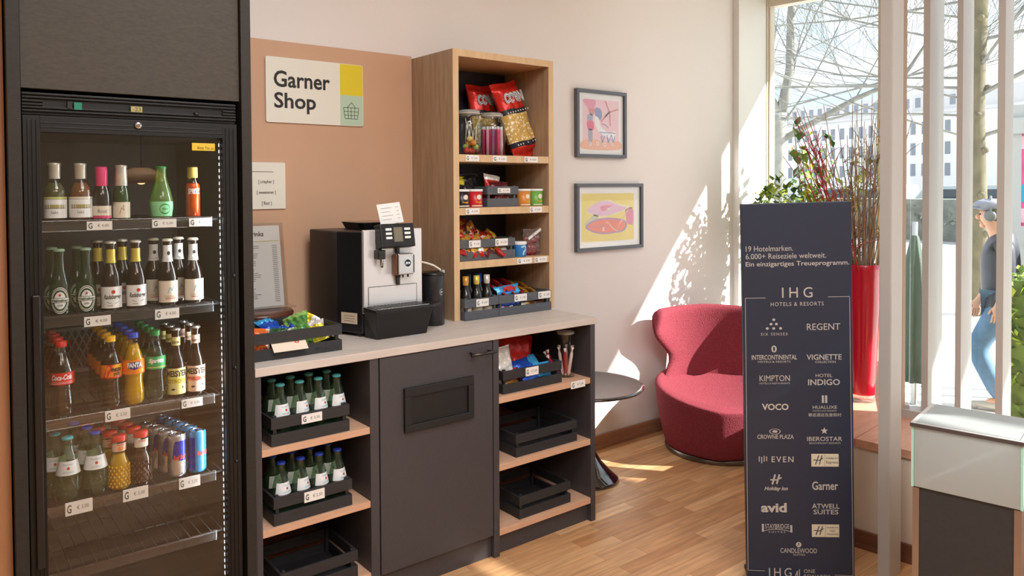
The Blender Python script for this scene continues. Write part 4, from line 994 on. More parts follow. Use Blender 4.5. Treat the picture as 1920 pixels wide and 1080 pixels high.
jar('clip top jar of lollipops at the end of the top shelf', (1.967, -.262, SZ), .060, .205, .35)
jar('clip top jar of pink candy sticks beside the popcorn bag', (2.102, -.254, SZ), .060, .200, .35)
LC = [M('lolly_red', '#c8392c', .2), M('lolly_green', '#9fb84a', .2), M('lolly_orange', '#dd8f34', .2), M('lolly_cream', '#e5cf8a', .2)]
STK = M('lolly_stick', '#f3ece4', .5)
g = random.Random(4)
for i in range(9):
    t = thing('lollipop', 'round lollipop with white stick inside the lollipop jar', 'lollipop', (1.967 + .028 * math.cos(i * 2.4) * (i % 3 + .4) / 2.4, -.262 + .028 * math.sin(i * 2.4) * (i % 3 + .4) / 2.4, SZ + .022 + .017 * (i % 4)), 0, 'lollipops in the jar')
    MB().ball((0, 0, 0), (.015, .015, .014), 10).build('candy', LC[i % 4], t)
    MB().tube([(0, 0, .010), (g.uniform(-.02, .02), g.uniform(-.02, .02), .095)], .0018, 6).build('stick', STK, t)
SC = [M('candy_pink', '#d7386f', .35), M('candy_rose', '#e9a3b6', .35), M('candy_violet', '#8d5f96', .35), M('candy_wine', '#a32a4c', .35)]
proto = None
for i in range(17):
    rr, aa = (.044, 2 * PI * i / 11) if i < 11 else (.022, 2 * PI * (i - 11) / 6)
    o = MB().lathe([(0, 0), (.0072, .0), (.0072, .118), (.005, .124), (.0072, .13), (0, .131)], 9, [0, 0, 1, 1, 0]).build('candy_stick', [SC[i % 4], LBL])
    o.location = (2.102 + rr * math.sin(aa), -.254 - rr * math.cos(aa), SZ + .003)
    tag(o, 'wrapped pink and violet candy stick upright in its jar', 'candy stick', 'candy sticks in the jar')
jar3 = thing('clip_top_jar', 'glass jar of red wrapped sweets in the low cabinet by the chair', 'jar', (2.262, -.572, .6375), 0, 'clip top jars')
MB().lathe([(0, .001), (.038, .001), (.042, .008), (.042, .10), (.036, .13), (.030, .15), (.033, .168), (.033, .19)], 24).build('glass', JG, jar3)
MB().lathe([(.036, .188), (.040, .190), (.040, .199), (.03, .203), (0, .203)], 24).build('lid', JLID, jar3)
CRED = M('cellophane_red', '#b3202c', .2, bump=(60, .3)); CPINK = M('cellophane_pale', '#ecd0cc', .2)
for i in range(8):
    a = 2 * PI * i / 8
    o = MB().lathe([(0, 0), (.004, .002), (.0075, .015), (.0075, .10), (.003, .115), (.007, .13), (0, .131)], 8, [1, 1, 0, 0, 1, 1]).build('wrapped_sweet', [CRED if i % 3 else CPINK, CPINK])
    o.location = (2.262 + .016 * math.sin(a), -.572 - .016 * math.cos(a), .642); o.rotation_euler = (R(9) * math.cos(a) + R(3) * math.sin(5 * a), R(9) * math.sin(a) + R(4) * math.cos(3 * a), 0)
    tag(o, 'long red wrapped sweet standing in the low cabinet jar', 'sweet', 'wrapped sweets in and beside the low jar')
for i, (dx, ty, tx) in enumerate(((-.062, -32, -8), (-.055, -24, -16), (-.060, -18, 4))):
    o = MB().lathe([(0, 0), (.004, .002), (.0075, .015), (.0075, .10), (.003, .115), (.008, .13), (0, .131)], 8, [1, 1, 0, 0, 1, 1]).build('wrapped_sweet', [CRED, CPINK])
    o.location = (2.262 + dx + .012, -.602 + .03 * i, .6385); o.rotation_euler = (R(tx), R(ty), 0)
    tag(o, ['red wrapped sweet leaning farthest out beside the low jar', 'red wrapped sweet leaning forward beside the low jar', 'red wrapped sweet leaning close behind the crate beside the low jar'][i], 'sweet', 'wrapped sweets in and beside the low jar')

# ------------------------------------------------------------------ tall oak shelf unit
su = thing('oak_shelf_unit', 'tall oak shelf unit of snacks standing on the worktop', 'shelf unit', (2.106, -.17, .9005))
part(MB().box(1.822, 1.851, -.35, -.004, .9005, 2.067), 'side_panel', OAK, su); part(MB().box(2.361, 2.39, -.35, -.004, .9005, 2.067), 'side_panel', OAK, su)
part(MB().box(1.8515, 2.3605, -.35, -.004, 2.037, 2.067), 'top_board', wood('oak_cross', '#c29a72', '#d0aa82', (.8, 9, 9), 6, .5), su)
part(MB().box(1.8515, 2.3605, -.018, -.004, .9005, 2.036), 'back_panel', NAVY, su)
su_edge = MB()
for x in (1.822, 2.361): su_edge.box(x, x + .029, -.3515, -.35, .9005, 2.067)
su_edge.box(1.851, 2.361, -.3515, -.35, 2.037, 2.067)
part(su_edge, 'edge_band', OAKEDGE, su, 0)
for z, tg in ((1.617, ((1.885, .07, '€ 2,00'), (2.031, .078, '€ 2,00'), (2.211, .08, '€ 4,50'))), (1.386, ((1.883, .073, '€ 3,00'), (2.241, .074, '€ 3,00'))), (1.152, ((2.167, .085, '€ 3,00'), (2.269, .075, '€ 2,50')))):
    sh = part(MB().box(1.8515, 2.3605, -.35, -.019, z - .032, z), 'shelf', OAKEDGE, su)
    for (x, w, p) in tg: price_tag(su, su.location, x, z - .029, w, .026, -.3508, p)
# popcorn bags on the top shelf
POP = popcorn_mat(); PRED = foil('popcorn_red', '#cf2a22'); STARB = M('star_band', '#20222e', .35)
def popzone(u, v):
    if v > .62: return 0
    if v > .555: return 2
    if v > .20: return 1
    if v > .135: return 2
    return 0
def popcorn(label, loc, rot, s=1.0):
    t = thing('popcorn_bag', label, 'popcorn bag', loc, 0, 'popcorn bags'); t.rotation_euler = rot
    bag(.19 * s, .385 * s, .085 * s, 31, 0, popzone, 18, 30, wr=.10).build('pouch', [PRED, POP, STARB], t)
    l = MB(); l.flat(text('CORN', .09, fit=(-.070 * s, .078 * s, .070 * s, .134 * s)), onto(0, -.045 * s, 0), 0); l.flat(text('CORN', .045, fit=(-.067 * s, .081 * s, .067 * s, .131 * s)), onto(0, -.0462 * s, 0), 1); l.flat(text('CORN', .0, fit=(-.065 * s, .083 * s, .065 * s, .129 * s)), onto(0, -.0472 * s, 0), 0)
    l.build('lettering', [LBL, STARB], t)
    st = MB()
    for i in range(9):
        st.flat(star((-.075 + i * .0188) * s, .035 * s, .006 * s), onto(0, -.045 * s, 0)); st.flat(star((-.075 + i * .0188) * s, -.128 * s, .006 * s), onto(0, -.042 * s, 0))
    st.build('star_row', LBL, t)
    return t
popcorn('large red popcorn bag slumped in front on the top shelf', (2.262, -.215, SZ + .178), (R(-12), R(-14), R(10)), .95)
popcorn('red popcorn bag hidden behind the larger one', (2.17, -.095, SZ + .172), (R(-8), R(-4), R(12)), .92)
# crisp tubs
def tub(h_, label, x, y, z=1.3865):
    t = thing('crisp_tub', label, 'crisp tub', (x, y, z), 0, 'crisp tubs')
    MB().lathe([(0, 0), (.034, 0), (.035, .002), (.035, .074), (0, .074)], 24).build('tub', h_, t)
    MB().lathe([(.0365, .070), (.037, .072), (.037, .078), (.035, .080), (0, .079)], 24).build('lid', LBL, t)
    l = MB(); l.flat(text('Pringles', .04, fit=(-.016, .018, .016, .026)), wrap(.035, 0, .0008), 1); l.flat(ellipse(0, .045, .012, .011, 16), wrap(.035, 0, .0008), 0); l.flat(rect(-.035, .004, .035, .009, 10), wrap(.035, 0, .0006), 0)
    l.build('lettering', [LBLW, YEL], t)
tub(M('tub_black', '#26201f', .35), 'black crisp tub at the upright end of the second shelf', 1.893, -.305)
tub(M('tub_red', '#c9232a', .35), 'red crisp tub beside the black one', 1.968, -.300)
tub(M('tub_orange', '#d98a3a', .35), 'orange crisp tub beside the small grey crate', 2.245, -.300)
tub(M('tub_green', '#6fae4c', .35), 'green crisp tub beside the orange one', 2.3205, -.300)
crate('small grey crate of red packets on the second shelf', .177, .22, H, CRATEG, [(-.032, .070, .062, .022, '€ 3,00')], 'grey crates in the shelf unit', x=2.1035, y=-.332, z=1.3865)
bag_thing(bag(.10, .13, .03, 41, 0, lambda u, v: 1 if v > .8 else 0), [F_RED, F_WHT], 'red snack packet standing up out of the small grey crate', 'snack packet', (2.09, -.265, 1.3865 + .082), (R(-12), R(10), R(6)), 'packets on the second shelf', 'snack_packet')
bag_thing(bag(.10, .11, .03, 42, 0), [F_MAR], 'dark red snack packet low in the small grey crate', 'snack packet', (2.11, -.30, 1.3865 + .060), (R(-18), R(0), R(-6)), 'packets on the second shelf', 'snack_packet')
bag_thing(bag(.11, .15, .035, 43, 0), [F_BLK], 'black snack packet behind the red tub', 'snack packet', (2.0, -.215, 1.3865 + .074), (R(-6), R(0), R(4)), 'packets on the second shelf', 'snack_packet')
bag_thing(bag(.11, .14, .035, 44, 0, lambda u, v: 1 if v > .7 else 0), [F_BLK, F_YEL], 'yellow topped snack packet behind the black tub', 'snack packet', (1.91, -.222, 1.3865 + .071), (R(-6), R(6), R(-4)), 'packets on the second shelf', 'snack_packet')
# third shelf: heaped sweets crate, blue tin, clear bag
crate('grey crate heaped with small red and gold packets', .309, .25, H, CRATEG, [(-.104, .062, .058, .031, '€ 1,50'), (.040, .070, .058, .032, '€ 1,50')], 'grey crates in the shelf unit', x=2.0165, y=-.332, z=1.1525)
g = random.Random(9)
meshes = []
for k, (m1, m2) in enumerate(((F_RED, F_GOLD), (F_GOLD, F_BRN), (F_RED, F_WHT), (F_MAR, F_GOLD), (F_YEL, F_RED), (F_BRN, F_GOLD))):
    p_ = bag(.054, .074, .024, 50 + k, 0, (lambda u, v: 1 if .3 < v < .62 else 0), 8, 10); o = p_.build('sweet_packet', [m1, m2]); meshes.append(o)
first = [True] * 6
for i in range(78):
    lay = i // 20; n_ = i % 20
    x = 1.885 + .255 * (n_ % 10) / 10 + g.uniform(-.012, .012) + lay * .01
    y = -.305 + .075 * (n_ // 10) + .034 * lay + g.uniform(-.012, .012)
    fall = max(0, 1 - max(0, x - 1.93) / .24)
    z = 1.1525 + .032 + lay * .036 * (.35 + .65 * fall) + .036 * fall * (1 if n_ // 10 else .5)
    k = g.randint(0, 5) if lay else g.choice((0, 2, 3, 5))
    if first[k]: o = meshes[k]; first[k] = False
    else: o = meshes[k].copy(); COL.objects.link(o)
    o.location = (x, y, z); o.rotation_euler = (g.uniform(-1.2, -.2), g.uniform(-.7, .7), g.uniform(-.8, .8))
    tag(o, 'small shiny red, gold or brown sweet packet heaped in the grey crate', 'sweet packet', 'sweet packets heaped in the grey crate')
bt = thing('gum_tub', 'blue tub with white lid on the third shelf', 'tub', (2.222, -.300, 1.1525))
MB().lathe([(0, 0), (.030, 0), (.032, .003), (.033, .055), (.032, .058)], 24).build('tub', M('tub_blue', '#2f7fc6', .3), bt)
MB().lathe([(.0335, .056), (.034, .058), (.034, .068), (.032, .070), (0, .070)], 24).build('lid', LBL, bt)
l = MB(); l.flat(stroke([(-.014, .045), (.002, .05), (.014, .044), (.010, .03), (-.002, .022), (-.004, .008)], .007), wrap(.0325, 0, .001)); l.build('swirl', M('swirl_pale', '#bfe0ee', .4), bt)
kb = thing('sweet_bag', 'clear cellophane bag of red sweets tied with white band on the third shelf', 'sweet bag', (2.305, -.285, 1.1525))
CELLO = glass('cellophane', '#f6eeee', .12, 1.45, body=.10, bodyhex='#e8dcdc')
bag(.10, .125, .06, 61, 0, None, 14, 16, wr=.3).build('cellophane', CELLO, kb, loc=(0, 0, .062)); 
for i, (dx, dz, rr) in enumerate(((-.02, .018, .4), (.015, .018, -.5), (0, .045, .2), (-.018, .07, .7), (.02, .075, -.2))):
    o = bag(.05, .032, .02, 62 + i, 0, None, 6, 8).build('red_sweet', M('sweet_red_dark', '#8f2630', .3), kb); o.location = (dx, 0, dz); o.rotation_euler = (0, rr, 0)
MB().box(-.042, .045, -.032, -.026, -.005, .006).build('band', LBL, kb); [c for c in kb.children if c.name.startswith('band')][0].location = (-.004, 0, .100); [c for c in kb.children if c.name.startswith('band')][0].rotation_euler = (0, R(-30), 0)
# bottom of the shelf unit: bottle crate and bar crate
crate('grey crate of small dark wine bottles on the worktop', .183, .26, H, CRATEG, [(-.032, .066, .056, .032, '€ 5,00')], 'grey crates in the shelf unit', x=1.9475, y=-.380, z=.9005)
crate('wide grey crate of chocolate bars on the worktop', .307, .26, H, CRATEG, [(-.068, .071, .058, .032, '€ 1,80'), (.072, .075, .058, .032, '€ 1,80')], 'grey crates in the shelf unit', x=2.1945, y=-.380, z=.9005)
WINE = glass('wine_glass_dark', '#1d2420', .02, 1.5, body=.7, bodyhex='#0f1412')
VB = [(.024, 0), (.026, .003), (.026, .085), (.021, .105), (.0125, .125), (.0115, .165), (.0130, .168), (.0130, .176)]
def wine(capm, label, x, y, first=True):
    t = bottle(label, 'bottle', VB, WINE, None, 0, (MB().lathe([(.0128, .140), (.0138, .150), (.0138, .178), (0, .179)], 20), capm), [(.012, .062, [LBLW, INK], lambda l, rf, z0, z1: l.flat(rect(-.014, .03, .014, .033, 4), wrap(rf, z0, .001), 1), 3.0)], name='wine_bottle', group='small wine bottles in the grey crate')
    t.location = (x, y, .9085)
wine(F_GOLD, 'small dark wine bottle with gold cap at the upright end of its crate', 1.892, -.335); wine(M('cap_navy', '#28304a', .35), 'small dark wine bottle with navy cap, second from the upright', 1.947, -.275); wine(GOLD, 'small dark wine bottle with gold cap in the middle of its crate', 1.950, -.335); wine(SILV, 'small dark wine bottle with silver cap next to the chocolate bars', 2.006, -.335)
wine(F_BLUE, 'small wine bottle with blue cap behind the silver capped one', 2.005, -.275)
g = random.Random(12)
def bar(mats, w, h, t, label, loc, rot, grp='chocolate bars in the wide crate', lt_=None): return bag_thing(bag(w, h, t, g.randint(1, 999), 0, lambda u, v: 1 if .25 < u < .75 and .3 < v < .75 else 0, 12, 8), mats, label, 'chocolate bar', loc, rot, grp, 'chocolate_bar', lt_)
bar([F_CYAN, F_BLUE], .15, .055, .028, 'light blue biscuit packet with red lettering on the front of the wide crate', (2.125, -.335, .9085 + .096), (R(-35), R(-3), R(4)), lt_=(text('Milky', .05, .2, fit=(-.04, -.016, .045, .016)), 0, -.017, 0, INKR))
bar([F_BLUE, F_CYAN], .14, .05, .028, 'deep blue biscuit packet under the light blue one', (2.115, -.345, .9085 + .05), (R(-40), 0, R(2)))
k = 0
for j in range(3):
    for i in range(5):
        x = 2.10 + i * .052; y = -.315 + .062 * j; z = .9085 + .070 + .020 * j + (.008 if i < 3 else -.008 * (i - 2))
        ms = [F_RED, F_WHT] if i < 3 else [F_GOLD, F_BRN]
        o = bar(ms, .12, .045, .022, 'red chocolate bar lying in rows in the wide grey crate' if i < 3 else 'gold brown chocolate bar lying at the wall end of the wide grey crate', (x, y, z), (R(-60), R(g.uniform(-5, 5)), R(75 + g.uniform(-8, 8))), 'red chocolate bars' if i < 3 else 'gold brown chocolate bars')
for i in range(5):
    bar([[F_WHT, F_RED], [F_WHT, F_BLK], [F_BLK, F_WHT], [F_GOLD, F_BRN], [F_BRN, F_MAR]][i], .075, .04, .02, ['white and red wrapper seen through the slats of the wide crate', 'white and black wrapper seen through the slats of the wide crate', 'black and white wrapper seen through the slats of the wide crate', 'gold wrapper seen through the slats of the wide crate', 'brown wrapper seen through the slats of the wide crate'][i], (2.095 + i * .05, -.352, .9085 + .026), (R(-20), 0, R(8)))

# ------------------------------------------------------------------ wall panel and signs
pn = MB().box(.8465, 1.8215, -.014, -.001, .9005, 2.078).build('wall_panel', COPPER, None, .001)
tag(pn, 'copper brown wall panel behind the coffee machine', 'wall panel')
SGW = M('sign_cream', '#e9e7db', .5); SGY = M('sign_yellow', '#e3cf23', .5); SGG = M('sign_sage', '#b9d3bb', .5)
sg = thing('shop_sign', 'cream shop sign with yellow and sage blocks and a basket icon', 'sign', (1.352, -.02, 1.877))
def rounded(x0, z0, x1, z1, r, n=5):
    p = []
    for cx, cz, a0 in ((x1 - r, z1 - r, 0), (x0 + r, z1 - r, PI / 2), (x0 + r, z0 + r, PI), (x1 - r, z0 + r, 1.5 * PI)):
        for i in range(n + 1): a = a0 + PI / 2 * i / n; p.append((cx + r * math.cos(a), cz + r * math.sin(a)))
    return p
XZ = Matrix(((1, 0, 0, 0), (0, 0, 1, 0), (0, 1, 0, 0), (0, 0, 0, 1)))
part(MB().prism(rounded(1.135, 1.744, 1.569, 2.011, .008)[::-1], -.022, -.0145, 0, XZ), 'plate', SGW, sg, 0)
part(MB().flat(rect(1.460, 1.876, 1.567, 2.009), onto(0, -.0226, 0)), 'yellow_block', SGY, sg, 0)
part(MB().flat(rect(1.460, 1.746, 1.567, 1.876), onto(0, -.0226, 0)), 'sage_block', SGG, sg, 0)
l = MB(); l.flat(text('Garner', .02, fit=(1.168, 1.889, 1.413, 1.957)), onto(0, -.0228, 0)); l.flat(text('Shop', .02, fit=(1.169, 1.784, 1.349, 1.868)), onto(0, -.0228, 0))
part(l, 'lettering', INK, sg, 0)
bi = MB(); st_ = .0022
for q in ([(1.475, 1.823), (1.546, 1.823)], [(1.475, 1.823), (1.482, 1.775), (1.541, 1.775), (1.546, 1.823)], [(1.492, 1.823), (1.513, 1.846), (1.531, 1.823)], [(1.478, 1.806), (1.544, 1.806)], [(1.480, 1.790), (1.543, 1.790)], [(1.495, 1.823), (1.498, 1.775)], [(1.511, 1.823), (1.511, 1.775)], [(1.528, 1.823), (1.526, 1.775)]):
    bi.flat(stroke(q, st_), onto(0, -.0229, 0))
part(bi, 'basket_icon', INK, sg, 0)
s2 = thing('condiment_sign', 'cream sign with three bracketed words half hidden by the fridge cabinet', 'sign', (1.08, -.02, 1.484))
part(MB().prism(rounded(.95, 1.391, 1.212, 1.580, .004)[::-1], -.022, -.0145, 0, XZ), 'plate', SGW, s2, 0)
l = MB(); l.flat(rect(.99, 1.541, 1.162, 1.543), onto(0, -.0228, 0))
for tx, x0, z0, x1, z1 in (('[ crispher ]', 1.10, 1.492, 1.163, 1.508), ('[ sweetener ]', 1.093, 1.449, 1.171, 1.465), ('[ floor ]', 1.113, 1.404, 1.153, 1.422)): l.flat(text(tx, .01, fit=(x0, z0, x1, z1)), onto(0, -.0228, 0))
part(l, 'lettering', INK, s2, 0)
# drinks menu on its wooden stand
wsd = thing('wooden_stand', 'round dark wooden stand holding the drinks menu', 'stand', (1.045, -.15, .9005))
WD = wood('dark_walnut', '#4a2a20', '#6b4132', (3, 3, 3), 6, .25)
MB().lathe([(0, .076), (.115, .076), (.132, .084), (.134, .094), (.128, .102), (.10, .104), (0, .104)], 34).build('top', WD, wsd)
for a in (.6, 2.2, 3.7, 5.3): MB().tube([(.098 * math.cos(a), .098 * math.sin(a), 0), (.09 * math.cos(a), .09 * math.sin(a), .08)], .012, 10).build('leg', WD, wsd)
mn = thing('menu_holder', 'clear acrylic holder with the printed drinks menu', 'menu', (1.05, -.13, 1.0055), R(0))
X_ = Matrix.Rotation(R(-9), 4, 'X')
MB().box(-.125, .125, -.002, .0, .004, .335, 0, X_).box(-.125, .125, .004, .006, .004, .335, 0, X_).box(-.125, .138, -.05, .06, 0, .006).build('acrylic', ACRYLIC, mn)
MB().box(-.117, .110, .001, .003, .006, .325, 0, X_).build('paper', PAPER, mn)
pm = [c for c in mn.children if c.name.startswith('paper')][0]
l = MB(); mpx = lambda u, v: tuple(X_ @ Vector((u, .0004, v)))
l.flat(text('Drinks', .02, fit=(-.02, .283, .045, .302)), mpx); l.flat(rect(-.11, .262, .103, .2645), mpx, 2)
gg = random.Random(2)
for i in range(30):
    z = .244 - i * .0076
    l.flat(rect(-.10, z, -.10 + gg.uniform(.08, .125), z + .0022), mpx, 1); l.flat(rect(.075, z, .095, z + .0022), mpx, 1)
l.build('lettering', [INK, INKG, GOLD], pm)

# ------------------------------------------------------------------ coffee machine and milk cooler
cm = thing('coffee_machine', 'black and silver coffee machine on the worktop', 'coffee machine', (1.47, -.25, .9005))
SIL = M('silver_panel', '#dedee0', .34, .4)
bp = [(1.352, -.415), (1.306, -.30), (1.29, -.075), (1.615, -.075), (1.615, -.415)]
part(MB().prism([(a, b) for a, b in bp][::-1], .912, 1.306), 'body', M('machine_black', '#1b1b1e', .35), cm, .006)
part(MB().box(1.35, 1.60, -.40, -.1, .9005, .9115), 'foot', BLACKM, cm)
fpn = part(MB().box(1.353, 1.612, -.432, -.4155, .99, 1.312), 'front_panel', SIL, cm, .003)
part(MB().box(1.372, 1.585, -.4335, -.4318, 1.025, 1.092), 'hatch', SIL, cm, 0, fpn)
hl = MB()
for q in ([(1.372, 1.022), (1.372, 1.092), (1.585, 1.092), (1.585, 1.022)],): hl.flat(stroke(q, .0022), onto(0, -.4337, 0))
part(hl, 'hatch_gap', INK, cm, 0, fpn)
part(MB().box(1.490, 1.503, -.446, -.4325, 1.095, 1.26), 'lift_rail', BLACK, cm, .001)
hdq = MB(); XH = Matrix.Translation((1.478, -.455, 1.288)) @ Matrix.Rotation(R(-10), 4, 'X')
hdq.box(-.075, .075, -.022, .03, -.047, .045, 0, XH)
hdo = part(hdq, 'control_head', BLACK, cm, .004)
part(MB().box(-.018, .020, -.0232, -.0215, -.026, .030, 0, XH), 'screen', M('machine_screen', '#77705e', .15), cm, 0, hdo)
for sx in (-.053, .029):
    for k in range(3): part(MB().box(sx, sx + .026, -.0245, -.0215, .018 - k * .0165, .027 - k * .0165, 0, XH), 'button', LBL, cm, .0005, hdo)
cs_ = MB().box(1.396, 1.428, -.47, -.4325, 1.200, 1.235); part(cs_, 'coffee_spout', BLACK, cm, .003)
cso = [c for c in cm.children if c.name.startswith('coffee_spout')][0]
part(MB().lathe([(.0, 0), (.006, 0), (.007, .02), (.007, .04)], 14, 0, Matrix.Translation((1.416, -.458, 1.168))), 'nozzle', CHROME, cm, 0, cso); part(MB().ball((1.412, -.455, 1.238), .006, 8), 'knob', BLACK, cm, 0, cso)
ms_ = part(MB().box(1.478, 1.548, -.476, -.4465, 1.135, 1.218), 'milk_spout', M('satin_chrome', '#b4b4b6', .28, 1.0), cm, .004)
part(MB().box(1.4715, 1.477, -.472, -.44, 1.135, 1.215), 'copper_pipe', M('copper_pipe', '#8d6550', .3, 1.0), cm, .002, ms_)
part(MB().box(1.549, 1.556, -.468, -.44, 1.14, 1.21), 'end_cap', BLACK, cm, .001, ms_)
for x in (1.493, 1.508, 1.53): part(MB().tube([(x, -.46, 1.135), (x, -.46, 1.124)], .0035, 8), 'nozzle', BLACK, cm, 0, ms_)
def badge(parent, root, mp, r, mp2):
    b = MB(); b.flat(ellipse(0, 0, r, r, 26), mp, 0); b.flat(ellipse(0, 0, r * 1.0, r * 1.0, 26, .88), mp2, 1); b.flat(text('jura', .03, .25, fit=(-r * .62, -r * .42, r * .62, r * .42)), mp2, 1)
    return part(b, 'badge', [BLACK, CHROME], root, 0, parent)
badge(ms_, cm, onto(1.520, -.4768, 1.180), .017, onto(1.520, -.4775, 1.180))
dtop = [(1.348, -.535), (1.348, -.434), (1.655, -.434), (1.655, -.50), (1.60, -.535)]
part(MB().prism([(1.372, -.50), (1.36, -.42), (1.60, -.42), (1.59, -.50)], .9005, 1.006, 0, None, [(1.352, -.53), (1.352, -.42), (1.615, -.42), (1.60, -.53)]), 'drip_tray', BLACK, cm, .004)
dto = [c for c in cm.children if c.name.startswith('drip_tray')][0]
part(MB().prism(dtop, 1.0065, 1.018), 'tray_rim', BLACK, cm, .002, dto)
part(MB().box(1.362, 1.585, -.528, -.440, 1.0185, 1.0205), 'grate_frame', CHROME, cm, 0, dto)
gr = MB()
for i in range(14): gr.box(1.37 + i * .0152, 1.379 + i * .0152, -.522, -.446, 1.0206, 1.022)
part(gr, 'cup_grate', M('grate_dark', '#2d2d30', .3, .6), cm, 0, dto)
part(MB().prism(rounded(1.42, -.30, 1.58, -.12, .03), 1.3065, 1.335, 0, None, rounded(1.405, -.31, 1.595, -.11, .03)), 'bean_hopper', M('hopper_smoke', '#1c1b1c', .12), cm, 0)
sd0 = Vector((1.352, -.415, 0)); sd1 = Vector((1.306, -.30, 0)); dv = (sd1 - sd0).normalized(); nv_ = Vector((-dv.y * -1, dv.x * -1, 0)); nv_ = Vector((dv.y * -1, dv.x, 0))
stk = MB(); mps = lambda u, v: tuple(sd0 + dv * (.022 + u) + Vector((0, 0, .948 + v)) + nv_ * .0012)
stk.flat(rect(0, 0, .082, .043), mps, 0); 
for k in range(3): stk.flat(rect(.012, .010 + k * .01, .066, .0115 + k * .01), lambda u, v: tuple(Vector(mps(u, v)) + nv_ * .0006), 1)
part(stk, 'sticker', [M('cream_sticker', '#e3cdb2', .6), INKG], cm, 0)
pc = thing('price_card', 'small white price card standing on the coffee machine head', 'card', (1.478, -.432, 1.3335), R(4))
X_ = Matrix.Rotation(R(-14), 4, 'X')
MB().box(-.053, .055, -.001, .001, .0, .082, 0, X_ @ Matrix.Rotation(R(-5), 4, 'Y')).build('card', PAPER, pc)
l = MB()
for k in range(4): l.flat(rect(-.04, .018 + k * .015, .002 + .01 * (k % 2), .0195 + k * .015), lambda u, v: tuple(X_ @ Matrix.Rotation(R(-5), 4, 'Y') @ Vector((u, -.0016, v)))); l.flat(rect(.03, .018 + k * .015, .043, .0195 + k * .015), lambda u, v: tuple(X_ @ Matrix.Rotation(R(-5), 4, 'Y') @ Vector((u, -.0016, v))))
l.build('lettering', INKG, pc)
mk = thing('milk_cooler', 'round black milk cooler with white hose beside the coffee machine', 'milk cooler', (1.713, -.355, .9005))
MB().lathe([(0, 0), (.044, 0), (.047, .003), (.047, .208), (.0455, .212)], 34).build('body', M('cooler_black', '#26262a', .28), mk)
MB().lathe([(.0475, .2075), (.0485, .210), (.0485, .217), (.042, .222), (0, .223)], 34).build('lid', BLACK, mk)
MB().tube([(-.098, -.052, .283), (-.085, -.03, .272), (-.045, -.022, .262), (-.01, -.02, .25), (.02, -.022, .231), (.028, -.025, .215)], .0045, 10).build('hose', M('hose_white', '#e9e2da', .4), mk)
MB().box(.022, .036, -.034, -.02, .216, .23).build('hose_clip', STEEL, mk)
bq = MB(); mpw = lambda r_: (lambda u, v: ((.047 + r_) * math.sin(u / .047 + .28), -(.047 + r_) * math.cos(u / .047 + .28), .140 + v))
bq.flat(ellipse(0, 0, .013, .013, 22), mpw(.0006), 0); bq.flat(ellipse(0, 0, .013, .013, 22, .86), mpw(.0012), 1); bq.flat(text('jura', .03, .25, fit=(-.008, -.005, .008, .005)), mpw(.0012), 1)
bq.build('badge', [BLACK, CHROME], mk)
# ------------------------------------------------------------------ framed prints
def picture(label, x0, x1, z0, z1, m, paint, pm_):
    cx, cz = (x0 + x1) / 2, (z0 + z1) / 2
    t = thing('framed_print', label, 'picture', (cx, -.012, cz))
    f = MB(); b = .019
    f.box(x0, x1, -.027, -.001, z1 - b, z1); f.box(x0, x1, -.027, -.001, z0, z0 + b); f.box(x0, x0 + b, -.027, -.001, z0 + b, z1 - b); f.box(x1 - b, x1, -.027, -.001, z0 + b, z1 - b)
    part(f, 'frame', M('frame_grey', '#5b5d66', .45), t, .001)
    part(MB().box(x0 + b, x1 - b, -.012, -.003, z0 + b, z1 - b), 'mount', PAPER, t, 0)
    p_ = MB(); paint(p_); part(p_, 'print', pm_, t, 0)
    part(MB().box(x0 + b, x1 - b, -.020, -.0185, z0 + b, z1 - b), 'glazing', glass('picture_glass', '#fdfdfd', .0, 1.4), t, 0)
def blob(pts, n=4):
    q = []
    k = len(pts)
    for i in range(k):
        p0, p1, p2, p3 = (Vector(pts[(i + j - 1) % k]) for j in range(4))
        for s in range(n):
            u = s / n
            q.append(tuple(.5 * ((2 * p1) + (p2 - p0) * u + (2 * p0 - 5 * p1 + 4 * p2 - p3) * u * u + (3 * p1 - p0 - 3 * p2 + p3) * u ** 3)))
    return q, [tuple(range(len(q)))]
def art2(p):
    L = lambda k: onto(0, -.0125 - .0004 * k, 0)
    P = lambda a, b: (2.892 + a * .418, 1.168 + b * .27)
    B = lambda *q: blob([P(*w) for w in q])
    p.flat(rect(2.892, 1.168, 3.310, 1.438), L(0), 0)
    p.flat(B((.08, .62), (.25, .80), (.5, .86), (.7, .78), (.97, .70), (.80, .62), (.62, .55), (.4, .50), (.2, .55)), L(1), 2)
    p.flat(B((.10, .66), (.3, .82), (.5, .84), (.68, .75), (.85, .68), (.62, .58), (.4, .53), (.2, .58)), L(2), 1)
    p.flat(B((.35, .73), (.45, .75), (.58, .74), (.50, .70), (.44, .64), (.36, .64)), L(3), 3); p.flat(B((.45, .68), (.52, .69), (.50, .66)), L(4), 2)
    p.flat(B((.05, .36), (.22, .56), (.30, .56), (.26, .40)), L(1), 6)
    p.flat(B((.83, .64), (.97, .68), (.98, .34), (.86, .36), (.84, .5)), L(1), 3)
    p.flat(B((.06, .32), (.25, .46), (.5, .49), (.78, .44), (.86, .34), (.80, .20), (.6, .16), (.4, .15), (.2, .20)), L(2), 5)
    p.flat(B((.10, .32), (.26, .43), (.5, .45), (.76, .41), (.82, .33), (.76, .22), (.5, .18), (.25, .21)), L(3), 4)
    p.flat(rect(*P(.38, .21), *P(.42, .30)), L(4), 7)
    p.flat(stroke([P(.44, .40), P(.5, .37), P(.58, .26), P(.66, .2), P(.70, .34), P(.76, .44), P(.82, .56), P(.9, .68)], .006), L(5), 7)
    p.flat(stroke([P(.10, .315), P(.48, .315)], .002), L(5), 5)
